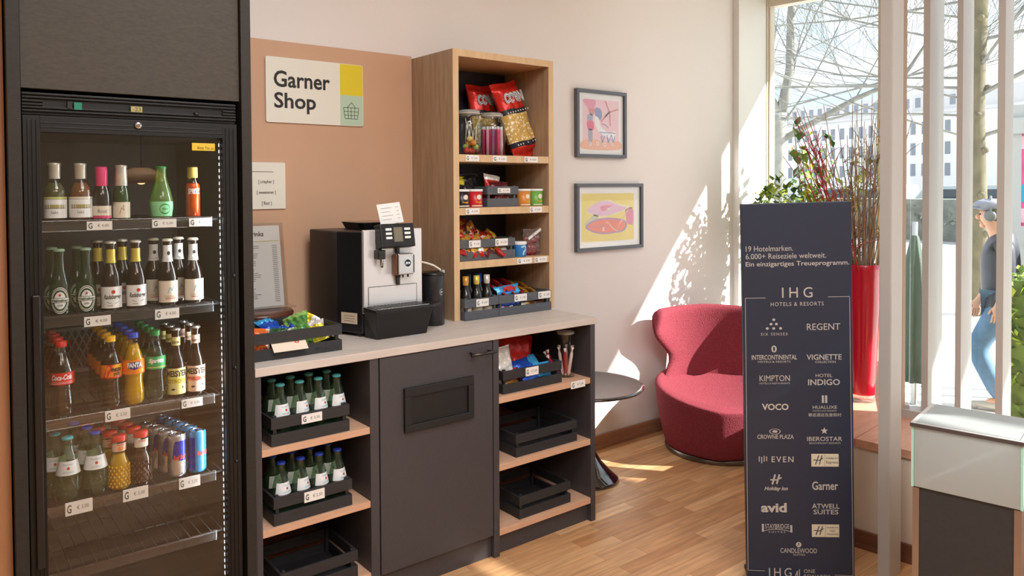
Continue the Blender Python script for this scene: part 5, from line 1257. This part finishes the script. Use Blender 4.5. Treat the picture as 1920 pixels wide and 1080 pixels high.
def art1(p):
    L = lambda k: onto(0, -.0125 - .0004 * k, 0)
    P = lambda a, b: (2.900 + a * .285, 1.685 + b * .275)
    B = lambda *q: blob([P(*w) for w in q])
    p.flat(rect(2.900, 1.685, 3.185, 1.960), L(0), 0)
    p.flat(B((0, .16), (.3, .2), (.7, .14), (1, .18), (1, 0), (0, 0)), L(1), 1)
    p.flat(B((.02, .98), (.35, .98), (.3, .8), (.2, .74), (.12, .84)), L(1), 2); p.flat(B((.16, .80), (.34, .82), (.3, .7), (.22, .68)), L(2), 3)
    p.flat(B((.36, .84), (.5, .80), (.52, .64), (.42, .58), (.34, .7)), L(2), 4); p.flat(B((.32, .66), (.44, .62), (.5, .46), (.72, .34), (.9, .38), (.86, .22), (.56, .28), (.36, .44)), L(3), 5)
    p.flat(B((.12, .54), (.28, .56), (.30, .40), (.16, .38)), L(3), 6); p.flat(B((.14, .68), (.26, .70), (.26, .56), (.14, .56)), L(2), 7)
    p.flat(B((.16, .38), (.26, .38), (.25, .14), (.17, .14)), L(3), 7)
    for q in ([P(.5, .56), P(.72, .76), P(.98, .84)], [P(.62, .98), P(.74, .76), P(.76, .48)], [P(.72, .76), P(.6, .66)]): p.flat(stroke(q, .008), L(4), 3)
    for q in ([P(.52, .52), P(.62, .5), P(.7, .44)], [P(.46, .34), P(.9, .34)], [P(.5, .28), P(.54, .14), P(.6, .28)], [P(.66, .30), P(.7, .14), P(.78, .30), P(.84, .14), (P(.88, .28))]): p.flat(stroke(q, .005), L(5), 4)
    for a, b in ((.2, .1), (.4, .11), (.6, .1), (.8, .12)): p.flat(ellipse(*P(a, b), .012, .012, 12, .6), L(5), 5)
picture('small grey framed print in pinks and blues, upper of the two', 2.848, 3.238, 1.637, 2.012, None, art1, [M('art_pale_pink', '#f3c9d0', .6), M('art_peach', '#f2b493', .6), M('art_rose', '#e895ad', .6), M('art_brick', '#d98b86', .6), M('art_slate', '#8b93bd', .6), M('art_white', '#f4f2f6', .6), M('art_carmine', '#e2607f', .6), M('art_mauve', '#a9a3b8', .6)])
picture('wider grey framed print of pink and orange shapes on yellow, lower of the two', 2.846, 3.377, 1.118, 1.493, None, art2, [M('art_yellow', '#ecd558', .6), M('art_lilac', '#e3b3cf', .6), M('art_cream', '#f0e3a8', .6), M('art_deep_rose', '#dd7590', .6), M('art_orange', '#ea6a3c', .6), M('art_violet', '#b07fae', .6), M('art_sage', '#c3c594', .6), M('art_blush', '#f5c9b3', .6)])

# ------------------------------------------------------------------ red chair
RF = M('red_boucle', '#843842', .95, var=(120, .16), bump=(170, .5), sheen=.0, spec=.15)
ch = thing('armchair', 'red boucle armchair with flared winged back in the sunny corner', 'armchair', (3.555, -.425, 0), R(-36))
def drum(u, v):
    a = 2 * PI * u                                  # 0 faces the front (-y)
    ca = math.cos(a)
    b_ = (a + .30 + PI) % (2 * PI) - PI              # the soft front crease
    r = .346 + .036 * math.exp(-abs(b_ / .34) ** 1.3) - .008 * math.cos(2 * a)
    hz = .305 + .105 * (.5 - .5 * ca) ** .8
    tab = [(0, .80, 0), (.05, .83, .0), (.2, .895, .25), (.36, .95, .55), (.5, .99, .85), (.56, 1.0, .94), (.61, .995, .975), (.66, .97, .995), (.72, .93, 1.0), (.80, .84, .985), (.88, .6, .93), (.95, .3, .89), (1, 0, .88)]
    s = interp([(t, q) for t, q, _ in tab], v); zf = interp([(t, q) for t, _, q in tab], v)
    if v > .72:
        k_ = interp([(.72, 0), (1, 1)], v); hz = .305 + .105 * ((.5 - .5 * ca) ** .8 * (1 - k_) + .45 * k_)
    z = .03 + (hz - .03) * zf
    return (r * s * math.sin(a), -r * s * math.cos(a), z)
MB().grid(drum, 64, 36, 0, True).build('seat', RF, ch)
PH = [(0, 62), (.12, 52), (.26, 44), (.36, 44), (.48, 53), (.60, 65), (.70, 73), (.80, 76), (.88, 75), (.94, 70), (.98, 62), (1, 54)]
def back(side):
    def fn(u, v):
        s = 2 * u - 1
        ph = R(interp(PH, v)) * s
        th = .055 * max(0, 1 - abs(s) ** 7) ** .5 * max(0, 1 - max(0, (v - .86) / .14) ** 3) ** .5 + .002
        rad = .330 + .015 * v + (.035 * abs(s) ** 2.5) * max(0, v - .4) + (th / 2 if side else -th / 2)
        z = .335 + .435 * v - .012 * abs(s) * v
        return (rad * math.sin(ph), rad * math.cos(ph) * .82 + .035 * v - .02, z)
    return fn
bk = MB(); nu, nv = 44, 30
bk.grid(back(0), nu, nv); bk.grid(lambda u, v: back(1)(1 - u, v), nu, nv)
w = nu + 1; o2 = w * (nv + 1)
for i in range(nu): bk.f.append([nv * w + i, nv * w + i + 1, o2 + nv * w + nu - i - 1, o2 + nv * w + nu - i]); bk.m.append(0); bk.s.append(True)
for j in range(nv):
    bk.f.append([j * w, (j + 1) * w, o2 + (j + 1) * w + nu, o2 + j * w + nu]); bk.m.append(0); bk.s.append(True)
    bk.f.append([(j + 1) * w + nu, j * w + nu, o2 + j * w, o2 + (j + 1) * w]); bk.m.append(0); bk.s.append(True)
bk.build('backrest', RF, ch)
MB().lathe([(0, .0), (.292, .0), (.298, .006), (.298, .020), (.29, .03), (0, .03)], 56).build('base_ring', M('base_chrome_dark', '#77716c', .25, .9), ch)

# ------------------------------------------------------------------ pedestal table
tb = thing('side_table', 'round black glossy pedestal table between the cabinet and the armchair', 'side table', (2.655, -.295, 0))
TBK = M('black_gloss', '#15131a', .06, coat=1.0, spec=.8)
MB().lathe([(0, .466), (.22, .464), (.282, .468), (.288, .474), (.286, .480), (.274, .483), (.258, .479), (0, .478)], 60).build('table_top', TBK, tb)
MB().lathe([(0, 0), (.155, 0), (.162, .006), (.155, .018), (.115, .05), (.074, .092), (.046, .138), (.030, .20), (.023, .29), (.022, .41), (.034, .45), (.06, .465)], 48).build('pedestal', TBK, tb)

# ------------------------------------------------------------------ banner stand
BO = Vector((2.418, -1.4, 0)); ex = Vector((.726, -.687, 0)).normalized(); nn_ = Vector((-.687, -.726, 0)).normalized()
ez = (Vector((0, 0, 1.404)) + nn_ * .052 - ex * .036).normalized()
ey = ez.cross(ex).normalized(); exx = ey.cross(ez).normalized()
bs = thing('banner_stand', 'tall navy banner stand listing hotel names beside the armchair', 'banner', tuple(BO))
XBn = Matrix(((exx.x, ey.x, ez.x, 0), (exx.y, ey.y, ez.y, 0), (exx.z, ey.z, ez.z, 0), (0, 0, 0, 1)))
NAVB = M('banner_navy', '#212b40', .5, var=(4, .05)); BINK = M('banner_grey_print', '#b4b1ad', .55); BPALE = M('banner_pale_box', '#c9c4ae', .55)
BW = .384
MB().box(0, BW, -.004, .026, .018, 1.408, 0, XBn).build('banner_panel', NAVB, bs, .002)
MB().box(.01, BW - .01, -.03, .11, 0, .016, 0, Matrix(((ex.x, -nn_.x, 0, 0), (ex.y, -nn_.y, 0, 0), (0, 0, 1, 0), (0, 0, 0, 1)))).build('foot_plate', BLACKM, bs, .003)
pl_ = [c for c in bs.children if c.name.startswith('banner_panel')][0]
def mpb(e): return lambda u, v: tuple(XBn @ Vector((u, -.0046 - e, v)))
def bu(px, py):                              # the printed artwork's own layout grid on the panel
    lx = 1386 + (py - 383) * .0264; w = 206.8 - (py - 383) * .0113
    return (px - lx) / w * BW, 1.405 - (py - 383) * .001985 + .0
pr = MB(); pb = MB(); pd = MB()
def bt_(mb, tx, x0, y0, x1, y1, bold=.0, shear=0, space=1.0, e=.0003):
    u0, v1 = bu(x0, y0); u1, _ = bu(x1, y0); _, v0 = bu(x0, y1)
    mb.flat(text(tx, bold, shear, space, fit=(u0, v0, u1, v1)), mpb(e))
def bs_(mb, pts, w=.0016, e=.0003, mi=0): mb.flat(stroke([bu(*p) for p in pts], w), mpb(e), mi)
def be_(mb, x, y, rx, ry, r_in=0, e=.0003, mi=0):
    u, v = bu(x, y); mb.flat(ellipse(u, v, rx * .00186, ry * .00198, 18, r_in), mpb(e), mi)
def br_(mb, x0, y0, x1, y1, e=.0003):
    u0, v1 = bu(x0, y0); u1, v0 = bu(x1, y1); mb.flat(rect(u0, v0, u1, v1), mpb(e))
bt_(pr, '19 Hotelmarken.', 1395, 458, 1484, 468); bt_(pr, '6.000+ Reiseziele weltweit.', 1395, 472, 1546, 482); bt_(pr, 'Ein einzigartiges Treueprogramm.', 1395, 487, 1589, 498, .009)
bt_(pr, 'IHG', 1464, 535, 1521, 554, .0, 0, 1.5); bt_(pr, 'HOTELS & RESORTS', 1443, 562, 1542, 569, .0, 0, 1.2)
bs_(pr, [(1433, 553.5), (1395, 553.5), (1405, 1066), (1436, 1067)]); bs_(pr, [(1550, 553.5), (1590, 553.5), (1600, 1074), (1566, 1073)])
for x, y in ((1449, 594), (1444, 602), (1454, 602), (1437, 610), (1449, 610), (1462, 610)): be_(pr, x, y, 2.8, 2.3)
bt_(pr, 'SIX SENSES', 1425, 618, 1475, 623, 0, 0, 1.3)
bt_(pr, 'REGENT', 1511, 602, 1573, 614)
be_(pr, 1450, 648, 5, 6.5); be_(pr, 1450, 648, 2, 4.5, 0, .0006, 1); bt_(pr, 'INTERCONTINENTAL', 1408, 659, 1493, 668, .01); bt_(pr, 'HOTELS & RESORTS', 1420, 670, 1481, 673.5)
bt_(pr, 'VIGNETTE', 1511, 659, 1576, 669, .01); bt_(pr, 'COLLECTION', 1527, 671, 1565, 675)
bt_(pr, 'KIMPTON', 1423, 697, 1480, 708); bt_(pr, 'HOTELS & RESTAURANTS', 1423, 710.5, 1480, 713.5)
bt_(pr, 'HOTEL', 1528, 695, 1559, 701); bt_(pr, 'INDIGO', 1514, 705, 1573, 716, .015)
bt_(pr, 'VOCO', 1428, 750, 1478, 762, .03)
for dx in (-5, 1): br_(pr, 1545 + dx - .2, 735, 1545 + dx + 4, 749)
bt_(pr, 'HUALUXE', 1523, 754, 1568, 760, .005); bt_(pr, 'HOTELS AND RESORTS', 1523, 762.5, 1567, 765); bt_(pr, '華邑酒店及度假村', 1515, 768, 1576, 774.5)
be_(pr, 1453, 802, 11, 5.2, .86); be_(pr, 1453, 802, 5, 2.4); bt_(pr, 'CROWNE PLAZA', 1420, 808, 1488, 816, .01)
u, v = bu(1545, 801); pr.flat(star(u, v, .0135), mpb(.0003)); bt_(pr, 'IBEROSTAR', 1513, 812, 1578, 820, .005); bt_(pr, 'BEACHFRONT RESORTS', 1517, 822.5, 1575, 825.5)
for k, (y0, y1) in enumerate(((849, 859), (850, 862), (848, 859), (849, 858))): br_(pr, 1423 + k * 4.6, y0, 1425 + k * 4.6, y1)
bt_(pr, 'EVEN', 1447, 849, 1488, 860, .01, 0, 1.3)
def bt2(mb, *a): 
    n = len(mb.m); bt_(mb, *a, 0, 0, 1, .0007); mb.m[n:] = [1] * (len(mb.m) - n)
for ox, y, words_ in ((1521, 856, (('Holiday Inn', 850, 855, 28, 49), ('Express', 857, 864, 28, 49))), (1523, 989, (('Holiday Inn', 981, 985, 28, 49), ('Club', 987, 991, 34, 43), ('Vacations', 993, 997, 28, 49)))):
    lb = MB(); br_(lb, ox, y - 12, ox + 51, y + 12)
    bs_(lb, [(ox + 8, y + 8), (ox + 14, y - 9)], .0032, .0007, 1); bs_(lb, [(ox + 15, y + 8), (ox + 20, y - 9)], .0032, .0007, 1); bs_(lb, [(ox + 4, y - 1), (ox + 14, y + 0.5), (ox + 22, y - 4)], .0028, .0007, 1); bs_(lb, [(ox + 25.5, y - 11), (ox + 25.5, y + 11)], .0008, .0007, 1)
    for (wd, y0, y1, xa, xb) in words_: bt2(lb, wd, ox + xa, y0, ox + xb, y1)
    lb.build('logo_box', [BPALE, NAVB], pl_)
bs_(pr, [(1449, 902), (1454, 883)], .006); bs_(pr, [(1457, 901), (1462, 883)], .006); bs_(pr, [(1445, 893), (1456, 893.5), (1466, 889)], .005)
bt_(pr, 'Holiday Inn', 1434, 906, 1478, 915, .025, .3)
bt_(pr, 'Garner', 1523, 896, 1571, 912, .015)
bt_(pr, 'avid', 1428, 937, 1476, 955, .035)
bt_(pr, 'ATWELL', 1523, 938, 1574, 947, .01); bt_(pr, 'SUITES', 1526, 949, 1572, 958, .01)
bt_(pr, 'STAYBRIDGE', 1436, 977, 1481, 986); br_(pr, 1430, 977, 1434, 992); br_(pr, 1483, 979, 1487, 993); bs_(pr, [(1434, 990), (1446, 987.5), (1458, 987), (1470, 988), (1483, 991)], .002); bt_(pr, 'SUITES', 1443, 990.5, 1474, 994, 0, 0, 1.6)
be_(pr, 1499, 1016, 5.4, 5.2); bs_(pr, [(1497, 1019), (1499.5, 1012.5), (1500, 1017)], .0016, .0007, 1); bt_(pr, 'CANDLEWOOD', 1465, 1023, 1533, 1032, .005); bt_(pr, 'SUITES', 1489, 1033.5, 1511, 1037)
bt_(pr, 'IHG', 1444, 1061, 1486, 1078, 0, 0, 1.4); bs_(pr, [(1493, 1078), (1497, 1066), (1497, 1078)], .003); bs_(pr, [(1501, 1063), (1501, 1078)], .003); bt_(pr, 'ONE', 1509, 1063, 1530, 1070); bt_(pr, 'REWARDS', 1509, 1073, 1558, 1080)
pr.build('lettering', [BINK, NAVB], pl_)

# ------------------------------------------------------------------ glass topped display pedestal
dz = math.atan2(-.275, .052)
dp = thing('display_pedestal', 'dark pedestal with frosted glass box on top beside the window fins', 'display stand', (2.387, -2.001, 0), dz)
# local: x along the front face (away from the shop wall), y outward from the room
DW, DD = .288, .262
DM = M('pedestal_charcoal', '#2c2f33', .6, var=(90, .1)); BRZ = M('pedestal_bronze', '#8d7b70', .35, .5)
MB().box(.022, DW - .022, .006, DD, 0, .552).build('pedestal_body', DM, dp)
for x in (.004, DW - .022): MB().box(x, x + .018, .002, DD, 0, .551).build('corner_post', BRZ, dp)
FROST = bpy.data.materials.new('frosted_glass'); FROST.use_nodes = True
_t = FROST.node_tree; _t.nodes.clear(); _o = _t.nodes.new('ShaderNodeOutputMaterial'); _m = _t.nodes.new('ShaderNodeMixShader'); _m.inputs[0].default_value = .62
_d = _t.nodes.new('ShaderNodeBsdfPrincipled'); _d.inputs['Base Color'].default_value = rgb('#d3d6d5'); _d.inputs['Roughness'].default_value = .3
_l = _t.nodes.new('ShaderNodeBsdfTranslucent'); _l.inputs['Color'].default_value = rgb('#e6ebec')
_t.links.new(_d.outputs[0], _m.inputs[1]); _t.links.new(_l.outputs[0], _m.inputs[2]); _t.links.new(_m.outputs[0], _o.inputs['Surface'])
FEDGE = M('glass_edge_mint', '#a9ded2', .2)
MB().box(.008, DW - .008, 0, .006, .555, .742).build('front_pane', FROST, dp)
MB().box(.008, DW - .008, DD - .006, DD, .555, .742).build('back_pane', FROST, dp)
for x in (0, DW - .007): MB().box(x, x + .007, .0, DD, .553, .742).build('side_pane', FEDGE, dp)
MB().box(.008, DW - .008, .007, DD - .007, .5525, .5545).build('inner_floor', BLACKM, dp)
MB().box(-.003, DW + .003, -.004, .010, .7425, .749).box(-.003, DW + .003, DD - .010, DD + .004, .7425, .749).box(-.003, .010, .0102, DD - .0102, .7425, .749).box(DW - .010, DW + .003, .0102, DD - .0102, .7425, .749).build('top_frame', WHITEG, dp)
MB().box(-.003, DW + .003, -.0055, -.0042, .738, .7495).build('edge_strip', M('strip_dark', '#4a4446', .4), dp)
MB().box(.012, DW - .012, .012, DD - .006, .7492, .7515).build('top_pane', FROST, dp)

# ------------------------------------------------------------------ vase with twigs, plants
vs = thing('floor_vase', 'tall glossy red glass vase on the sunny window ledge', 'vase', (3.58, -1.24, .4405))
VR = glass('vase_red_glass', '#e0203c', .03, 1.5, body=.72, bodyhex='#c8102e'); VC = glass('vase_clear_base', '#f6e9e6', .03, 1.5, body=.08)
vf = lambda z: interp([(0, .052), (.03, .054), (.10, .056), (.3, .068), (.5, .076), (.62, .079), (.66, .080)], z)
MB().lathe([(vf(z), z) for z in (.035, .06, .12, .2, .3, .4, .5, .58, .63, .655)] + [(.078, .658), (.076, .655)] + [(vf(z) - .006, z) for z in (.5, .3, .12, .04)] + [(0, .038)], 40).build('body', VR, vs)
MB().lathe([(0, 0), (.050, 0), (.053, .004), (.053, .034), (0, .034)], 40).build('clear_base', VC, vs)
TW = [M('twig_brown', '#8b6a50', .7), M('twig_grey', '#8d857d', .7), M('twig_tan', '#b39468', .7)]; TR = M('twig_red', '#a83236', .6)
g = random.Random(21)
for i in range(72):
    red = i % 5 == 0
    a = g.uniform(0, 2 * PI); r0 = g.uniform(.01, .05); sp = (g.uniform(.02, .16) if i % 2 else g.uniform(.01, .07)) if not red else g.uniform(.20, .38)
    aa = a if not red else g.uniform(2.25, 2.75)
    Hh = g.uniform(.35, .9) if not red else g.uniform(.6, .84)
    pts = [(r0 * math.cos(a), r0 * math.sin(a), 0)]
    for k in range(1, 7):
        f = k / 6
        pts.append((r0 * math.cos(a) * (1 + .3 * f) + sp * f ** 1.5 * math.cos(aa) + g.uniform(-.012, .012), r0 * math.sin(a) * (1 + .3 * f) + sp * f ** 1.5 * math.sin(aa) + g.uniform(-.012, .012), .53 * min(1, f * 3) + max(0, f - .33) / .67 * Hh))
    pts = [(p[0] * .8, p[1] * .8, p[2]) if p[2] < .54 else p for p in pts]
    mb = MB(); mb.tube(pts, [.0036, .0034, .003, .0028, .0024, .002, .0012], 6)
    for k in range(g.randint(2, 4)):
        j = g.randint(3, 5); p = Vector(pts[j]); d = Vector((g.uniform(-1, 1), g.uniform(-1, 1), g.uniform(.4, 1.4))).normalized() * g.uniform(.06, .16)
        mb.tube([p, p + d * .5 + Vector((0, 0, .01)), p + d], [.002, .0016, .001], 5)
    o = mb.build('dried_twig', TR if red else TW[i % 3], None); o.location = (3.58, -1.24, .488)
    tag(o, 'thin red twig fanning out of the tall red vase' if red else 'bare brown or grey twig standing in the tall red vase', 'twig', 'red twigs in the vase' if red else 'bare twigs in the vase')
pl1 = thing('evergreen_shrub', 'bushy evergreen shrub in a tall white planter behind the banner', 'plant', (4.27, -.40, 0))
MB().prism(rounded(-.17, -.17, .17, .17, .03), 0, .80, 0, None, rounded(-.2, -.2, .2, .2, .03)).build('planter', M('planter_white', '#e6e3dd', .5), pl1)
MB().box(-.17, .17, -.17, .17, .8, .803).build('soil', M('soil', '#4a382b', .95), pl1)
st = MB()
for i in range(9): a = i * .7; st.tube([(.05 * math.cos(a), .05 * math.sin(a), .80), (.11 * math.cos(a), .11 * math.sin(a), 1.08), (.17 * math.cos(a), .17 * math.sin(a), 1.36)], [.006, .005, .003], 6)
st.build('stem', M('stem_brown', '#6d5639', .8), pl1)
def bush(g):
    while True:
        p = Vector((g.uniform(-1, 1), g.uniform(-1, 1), g.uniform(-1, 1)))
        if p.length < 1: break
    return (p.x * .25, p.y * .25, 1.24 + p.z * .30)
leaf_cloud(900, bush, .055, 8, 3).build('foliage', LEAF, pl1)
pl2 = thing('leafy_plant', 'tall loose plant with oval glossy leaves beside the evergreen shrub', 'plant', (4.46, -.56, 0))
MB().lathe([(0, 0), (.12, 0), (.16, .75), (.15, .78), (.14, .74), (0, .74)], 30).build('planter', MATS['planter_white'], pl2)
st = MB(); lf = []
g = random.Random(5)
for i in range(7):
    a = i * 2.2 + .5; tx, ty = .26 * math.cos(a) * g.uniform(.4, 1), .26 * math.sin(a) * g.uniform(.4, 1); hh = g.uniform(1.45, 1.88)
    pts = [(.02 * math.cos(a), .02 * math.sin(a), .74), (tx * .35, ty * .35, 1.1), (tx * .8, ty * .8, (hh + 1.1) / 2), (tx, ty, hh)]
    st.tube(pts, [.007, .006, .004, .002], 6)
    for k in range(34):
        f = .35 + .65 * k / 33; p = Vector(pts[1]).lerp(Vector(pts[3]), max(0, (f - .3) / .7)) ; lf.append(p + Vector((g.uniform(-.035, .035), g.uniform(-.035, .035), 0)))
st.build('stem', MATS['stem_brown'], pl2)
it = iter(lf)
leaf_cloud(len(lf), lambda g: next(it), .078, 9, 3).build('foliage', LEAF, pl2)

# ------------------------------------------------------------------ pendant lamp (in the room behind the camera, mirrored in the fridge door)
pd_ = thing('pendant_lamp', 'wooden dome pendant lamp mirrored in the fridge door', 'lamp', (1.14, -3.45, 1.52))
MB().lathe([(0, .09), (.05, .09), (.13, .05), (.165, 0), (.16, -.006), (.155, 0), (.12, .04), (0, .08)], 36).build('shade', wood('lamp_wood', '#b07a3a', '#cf9a50', (4, 4, 4), 5), pd_)
MB().ball((0, 0, .02), .035, 14).build('bulb', M('bulb_glow', '#fff1cf', .4, emit=('#ffdf9e', 9)), pd_)
MB().tube([(0, 0, .09), (0, 0, 1.48)], .003, 6).build('cable', BLACK, pd_)

# ------------------------------------------------------------------ the passer-by
def skin_mesh(name, nodes, edges, mat, parent, root=0, sub=2, flat=None):
    """nodes {key: (pos, radius or (rx, ry))}"""
    keys = list(nodes); me = bpy.data.meshes.new(name)
    me.from_pydata([nodes[k][0] for k in keys], [(keys.index(a), keys.index(b)) for a, b in edges], [])
    o = bpy.data.objects.new(name, me); COL.objects.link(o); o.parent = parent
    me.materials.append(mat)
    sk_ = o.modifiers.new('skin', 'SKIN'); sk_.use_smooth_shade = True
    if not me.skin_vertices: me.attributes.new('skin', 'FLOAT', 'POINT')
    for i, k in enumerate(keys):
        r = nodes[k][1]; v = me.skin_vertices[0].data[i]
        v.radius = r if isinstance(r, tuple) else (r, r)
        v.use_root = (i == root)
    sb = o.modifiers.new('subsurf', 'SUBSURF'); sb.levels = sub; sb.render_levels = sub
    return o
pe = thing('person', 'person in flat grey cap, headphones, dark jacket and blue jeans walking past the window', 'person', (7.235, -.64, -.42), R(110))
SKIN = M('skin', '#d9a68a', .55, bump=(60, .05)); JKT = M('jacket_dark', '#3b3f4a', .5, var=(9, .2)); JNS = M('jeans_blue', '#5f7f9f', .8, var=(14, .15)); SHOE = M('shoe_grey', '#b7b1a8', .7); CAPM = M('cap_grey', '#8c8f9c', .8, var=(30, .1)); HP = M('headphone_grey', '#6f7677', .35)
N = {}
def nd(k, x, y, z, r): N[k] = ((x, y, z), r)
nd('pelvis', 0, 0, .95, .13); nd('waist', .02, 0, 1.08, .125); nd('chest', .05, 0, 1.28, (.15, .12)); nd('neckb', .08, 0, 1.46, .06); nd('neck', .11, 0, 1.52, .052); nd('head0', .14, 0, 1.57, .07); nd('head', .16, 0, 1.64, .092); nd('crown', .15, 0, 1.70, .075)
for s, k in ((1, 'l'), (-1, 'r')):
    nd('sh' + k, .05, s * .17, 1.42, .06); sw = .02 if k == 'l' else .12
    nd('el' + k, .02 + sw * .4, s * .22, 1.15, .043); nd('wr' + k, .06 + sw * 1.3, s * .20, .92, .028); nd('pm' + k, .075 + sw * 1.45, s * .195, .85, (.035, .022))
    kx, ax = (.25, .06) if k == 'l' else (.0, -.32)
    nd('hip' + k, .05, s * .09, .90, .085); nd('kn' + k, kx, s * .09, .51, .058); nd('an' + k, ax, s * .09, .10, .036); nd('ft' + k, ax + .12, s * .09, .05, .038)
E_ = [('pelvis', 'waist'), ('waist', 'chest'), ('chest', 'neckb'), ('neckb', 'neck'), ('neck', 'head0'), ('head0', 'head'), ('head', 'crown')]
for k in 'lr': E_ += [('neckb', 'sh' + k), ('sh' + k, 'el' + k), ('el' + k, 'wr' + k), ('wr' + k, 'pm' + k), ('pelvis', 'hip' + k), ('hip' + k, 'kn' + k), ('kn' + k, 'an' + k), ('an' + k, 'ft' + k)]
# fingers grow from each palm
for s, k in ((1, 'l'), (-1, 'r')):
    p = Vector(N['pm' + k][0])
    for i, (dx, L) in enumerate(((-.027, .062), (-.009, .075), (.009, .080), (.026, .072))):
        a = (p.x + dx, p.y, p.z - .035); b = (p.x + dx + .006, p.y - s * .008, p.z - .035 - L * .55); c = (p.x + dx + .014, p.y - s * .026, p.z - .035 - L)
        N['f%s%da' % (k, i)] = (a, .0095); N['f%s%db' % (k, i)] = (b, .0085); N['f%s%dc' % (k, i)] = (c, .007)
        E_ += [('pm' + k, 'f%s%da' % (k, i)), ('f%s%da' % (k, i), 'f%s%db' % (k, i)), ('f%s%db' % (k, i), 'f%s%dc' % (k, i))]
    N['t%sa' % k] = ((p.x + .035, p.y - s * .004, p.z + .012), .011); N['t%sb' % k] = ((p.x + .058, p.y - s * .012, p.z - .03), .009)
    E_ += [('pm' + k, 't%sa' % k), ('t%sa' % k, 't%sb' % k)]
bdy = skin_mesh('body', N, E_, SKIN, pe, 0, 2)
fc = MB(); fc.ball((.240, 0, 1.625), (.022, .014, .024), 8); fc.ball((.218, .0, 1.580), (.016, .026, .008), 8); fc.ball((.17, .093, 1.63), (.02, .008, .03), 8); fc.ball((.17, -.093, 1.63), (.02, .008, .03), 8); fc.ball((.205, 0, 1.555), (.026, .028, .026), 8)
fc.build('face_features', SKIN, pe)
ey_ = MB(); ey_.ball((.226, .034, 1.648), (.009, .012, .008), 8); ey_.ball((.226, -.034, 1.648), (.009, .012, .008), 8); ey_.build('eyes', M('eye_dark', '#2a211c', .3), pe)
hr = MB(); hr.ball((.12, 0, 1.655), (.098, .098, .085), 16); hr.build('hair', M('hair_grey', '#6a625b', .9), pe)
J = {k: N[k] for k in ('waist', 'chest')}
J = {'hem': ((.06, 0, .80), (.205, .175)), 'waist': ((.07, 0, 1.05), (.20, .16)), 'chest': ((.08, 0, 1.28), (.195, .16)), 'top': ((.07, 0, 1.43), .11), 'collar': ((.085, 0, 1.52), .075)}
JE = [('hem', 'waist'), ('waist', 'chest'), ('chest', 'top'), ('top', 'collar')]
for k in 'lr':
    for q, r in (('sh', .082), ('el', .062), ('wr', .052)): J[q + k] = (N[q + k][0], r)
    JE += [('top', 'sh' + k), ('sh' + k, 'el' + k), ('el' + k, 'wr' + k)]
skin_mesh('jacket', J, JE, JKT, pe, 1, 2)
Jn = {'pelvis': ((.04, 0, .93), (.16, .15))}; JnE = []
for k in 'lr':
    for q, r in (('hip', .115), ('kn', .088), ('an', .072)): Jn[q + k] = (N[q + k][0], r)
    JnE += [('pelvis', 'hip' + k), ('hip' + k, 'kn' + k), ('kn' + k, 'an' + k)]
skin_mesh('jeans', Jn, JnE, JNS, pe, 0, 2)
for k in 'lr':
    a = Vector(N['an' + k][0]); s_ = MB()
    s_.grid(lambda u, v: (a.x - .07 + .27 * v, a.y + .052 * math.sin(2 * PI * u) * (1 - .35 * abs(2 * v - 1) ** 3), max(.0, .045 + (.05 - .028 * v) * math.cos(2 * PI * u))) , 14, 10, 0, True)
    s_.ball((a.x - .06, a.y, .045), (.03, .045, .045), 10); s_.ball((a.x + .195, a.y, .035), (.04, .04, .034), 10); s_.build('shoe', SHOE, pe)
cp = MB(); cp.ball((.145, 0, 1.725), (.135, .115, .055), 20); cp.grid(lambda u, v: (.20 + .11 * v * math.cos((u - .5) * 2.2), .105 * math.sin((u - .5) * 2.2) * (1 - .1 * v), 1.712 - .02 * v + .008 * math.cos((u - .5) * 3)), 12, 4)
cp.build('flat_cap', CAPM, pe)
h_ = MB()
for s in (1, -1): h_.lathe([(0, .0), (.042, .002), (.046, .015), (.040, .032), (0, .034)], 20, 0, Matrix.Translation((.155, s * .088, 1.635)) @ Matrix.Rotation(-s * PI / 2, 4, 'X'))
h_.tube([(.15, .112 * math.cos(t), 1.64 + .155 * math.sin(t)) for t in [PI * i / 16 for i in range(17)]], .010, 8); h_.build('headphones', HP, pe)
bp_ = MB(); bp_.ball((-.20, 0, 1.22), (.10, .14, .22), 16); bp_.build('backpack', M('backpack_black', '#33343a', .7), pe)
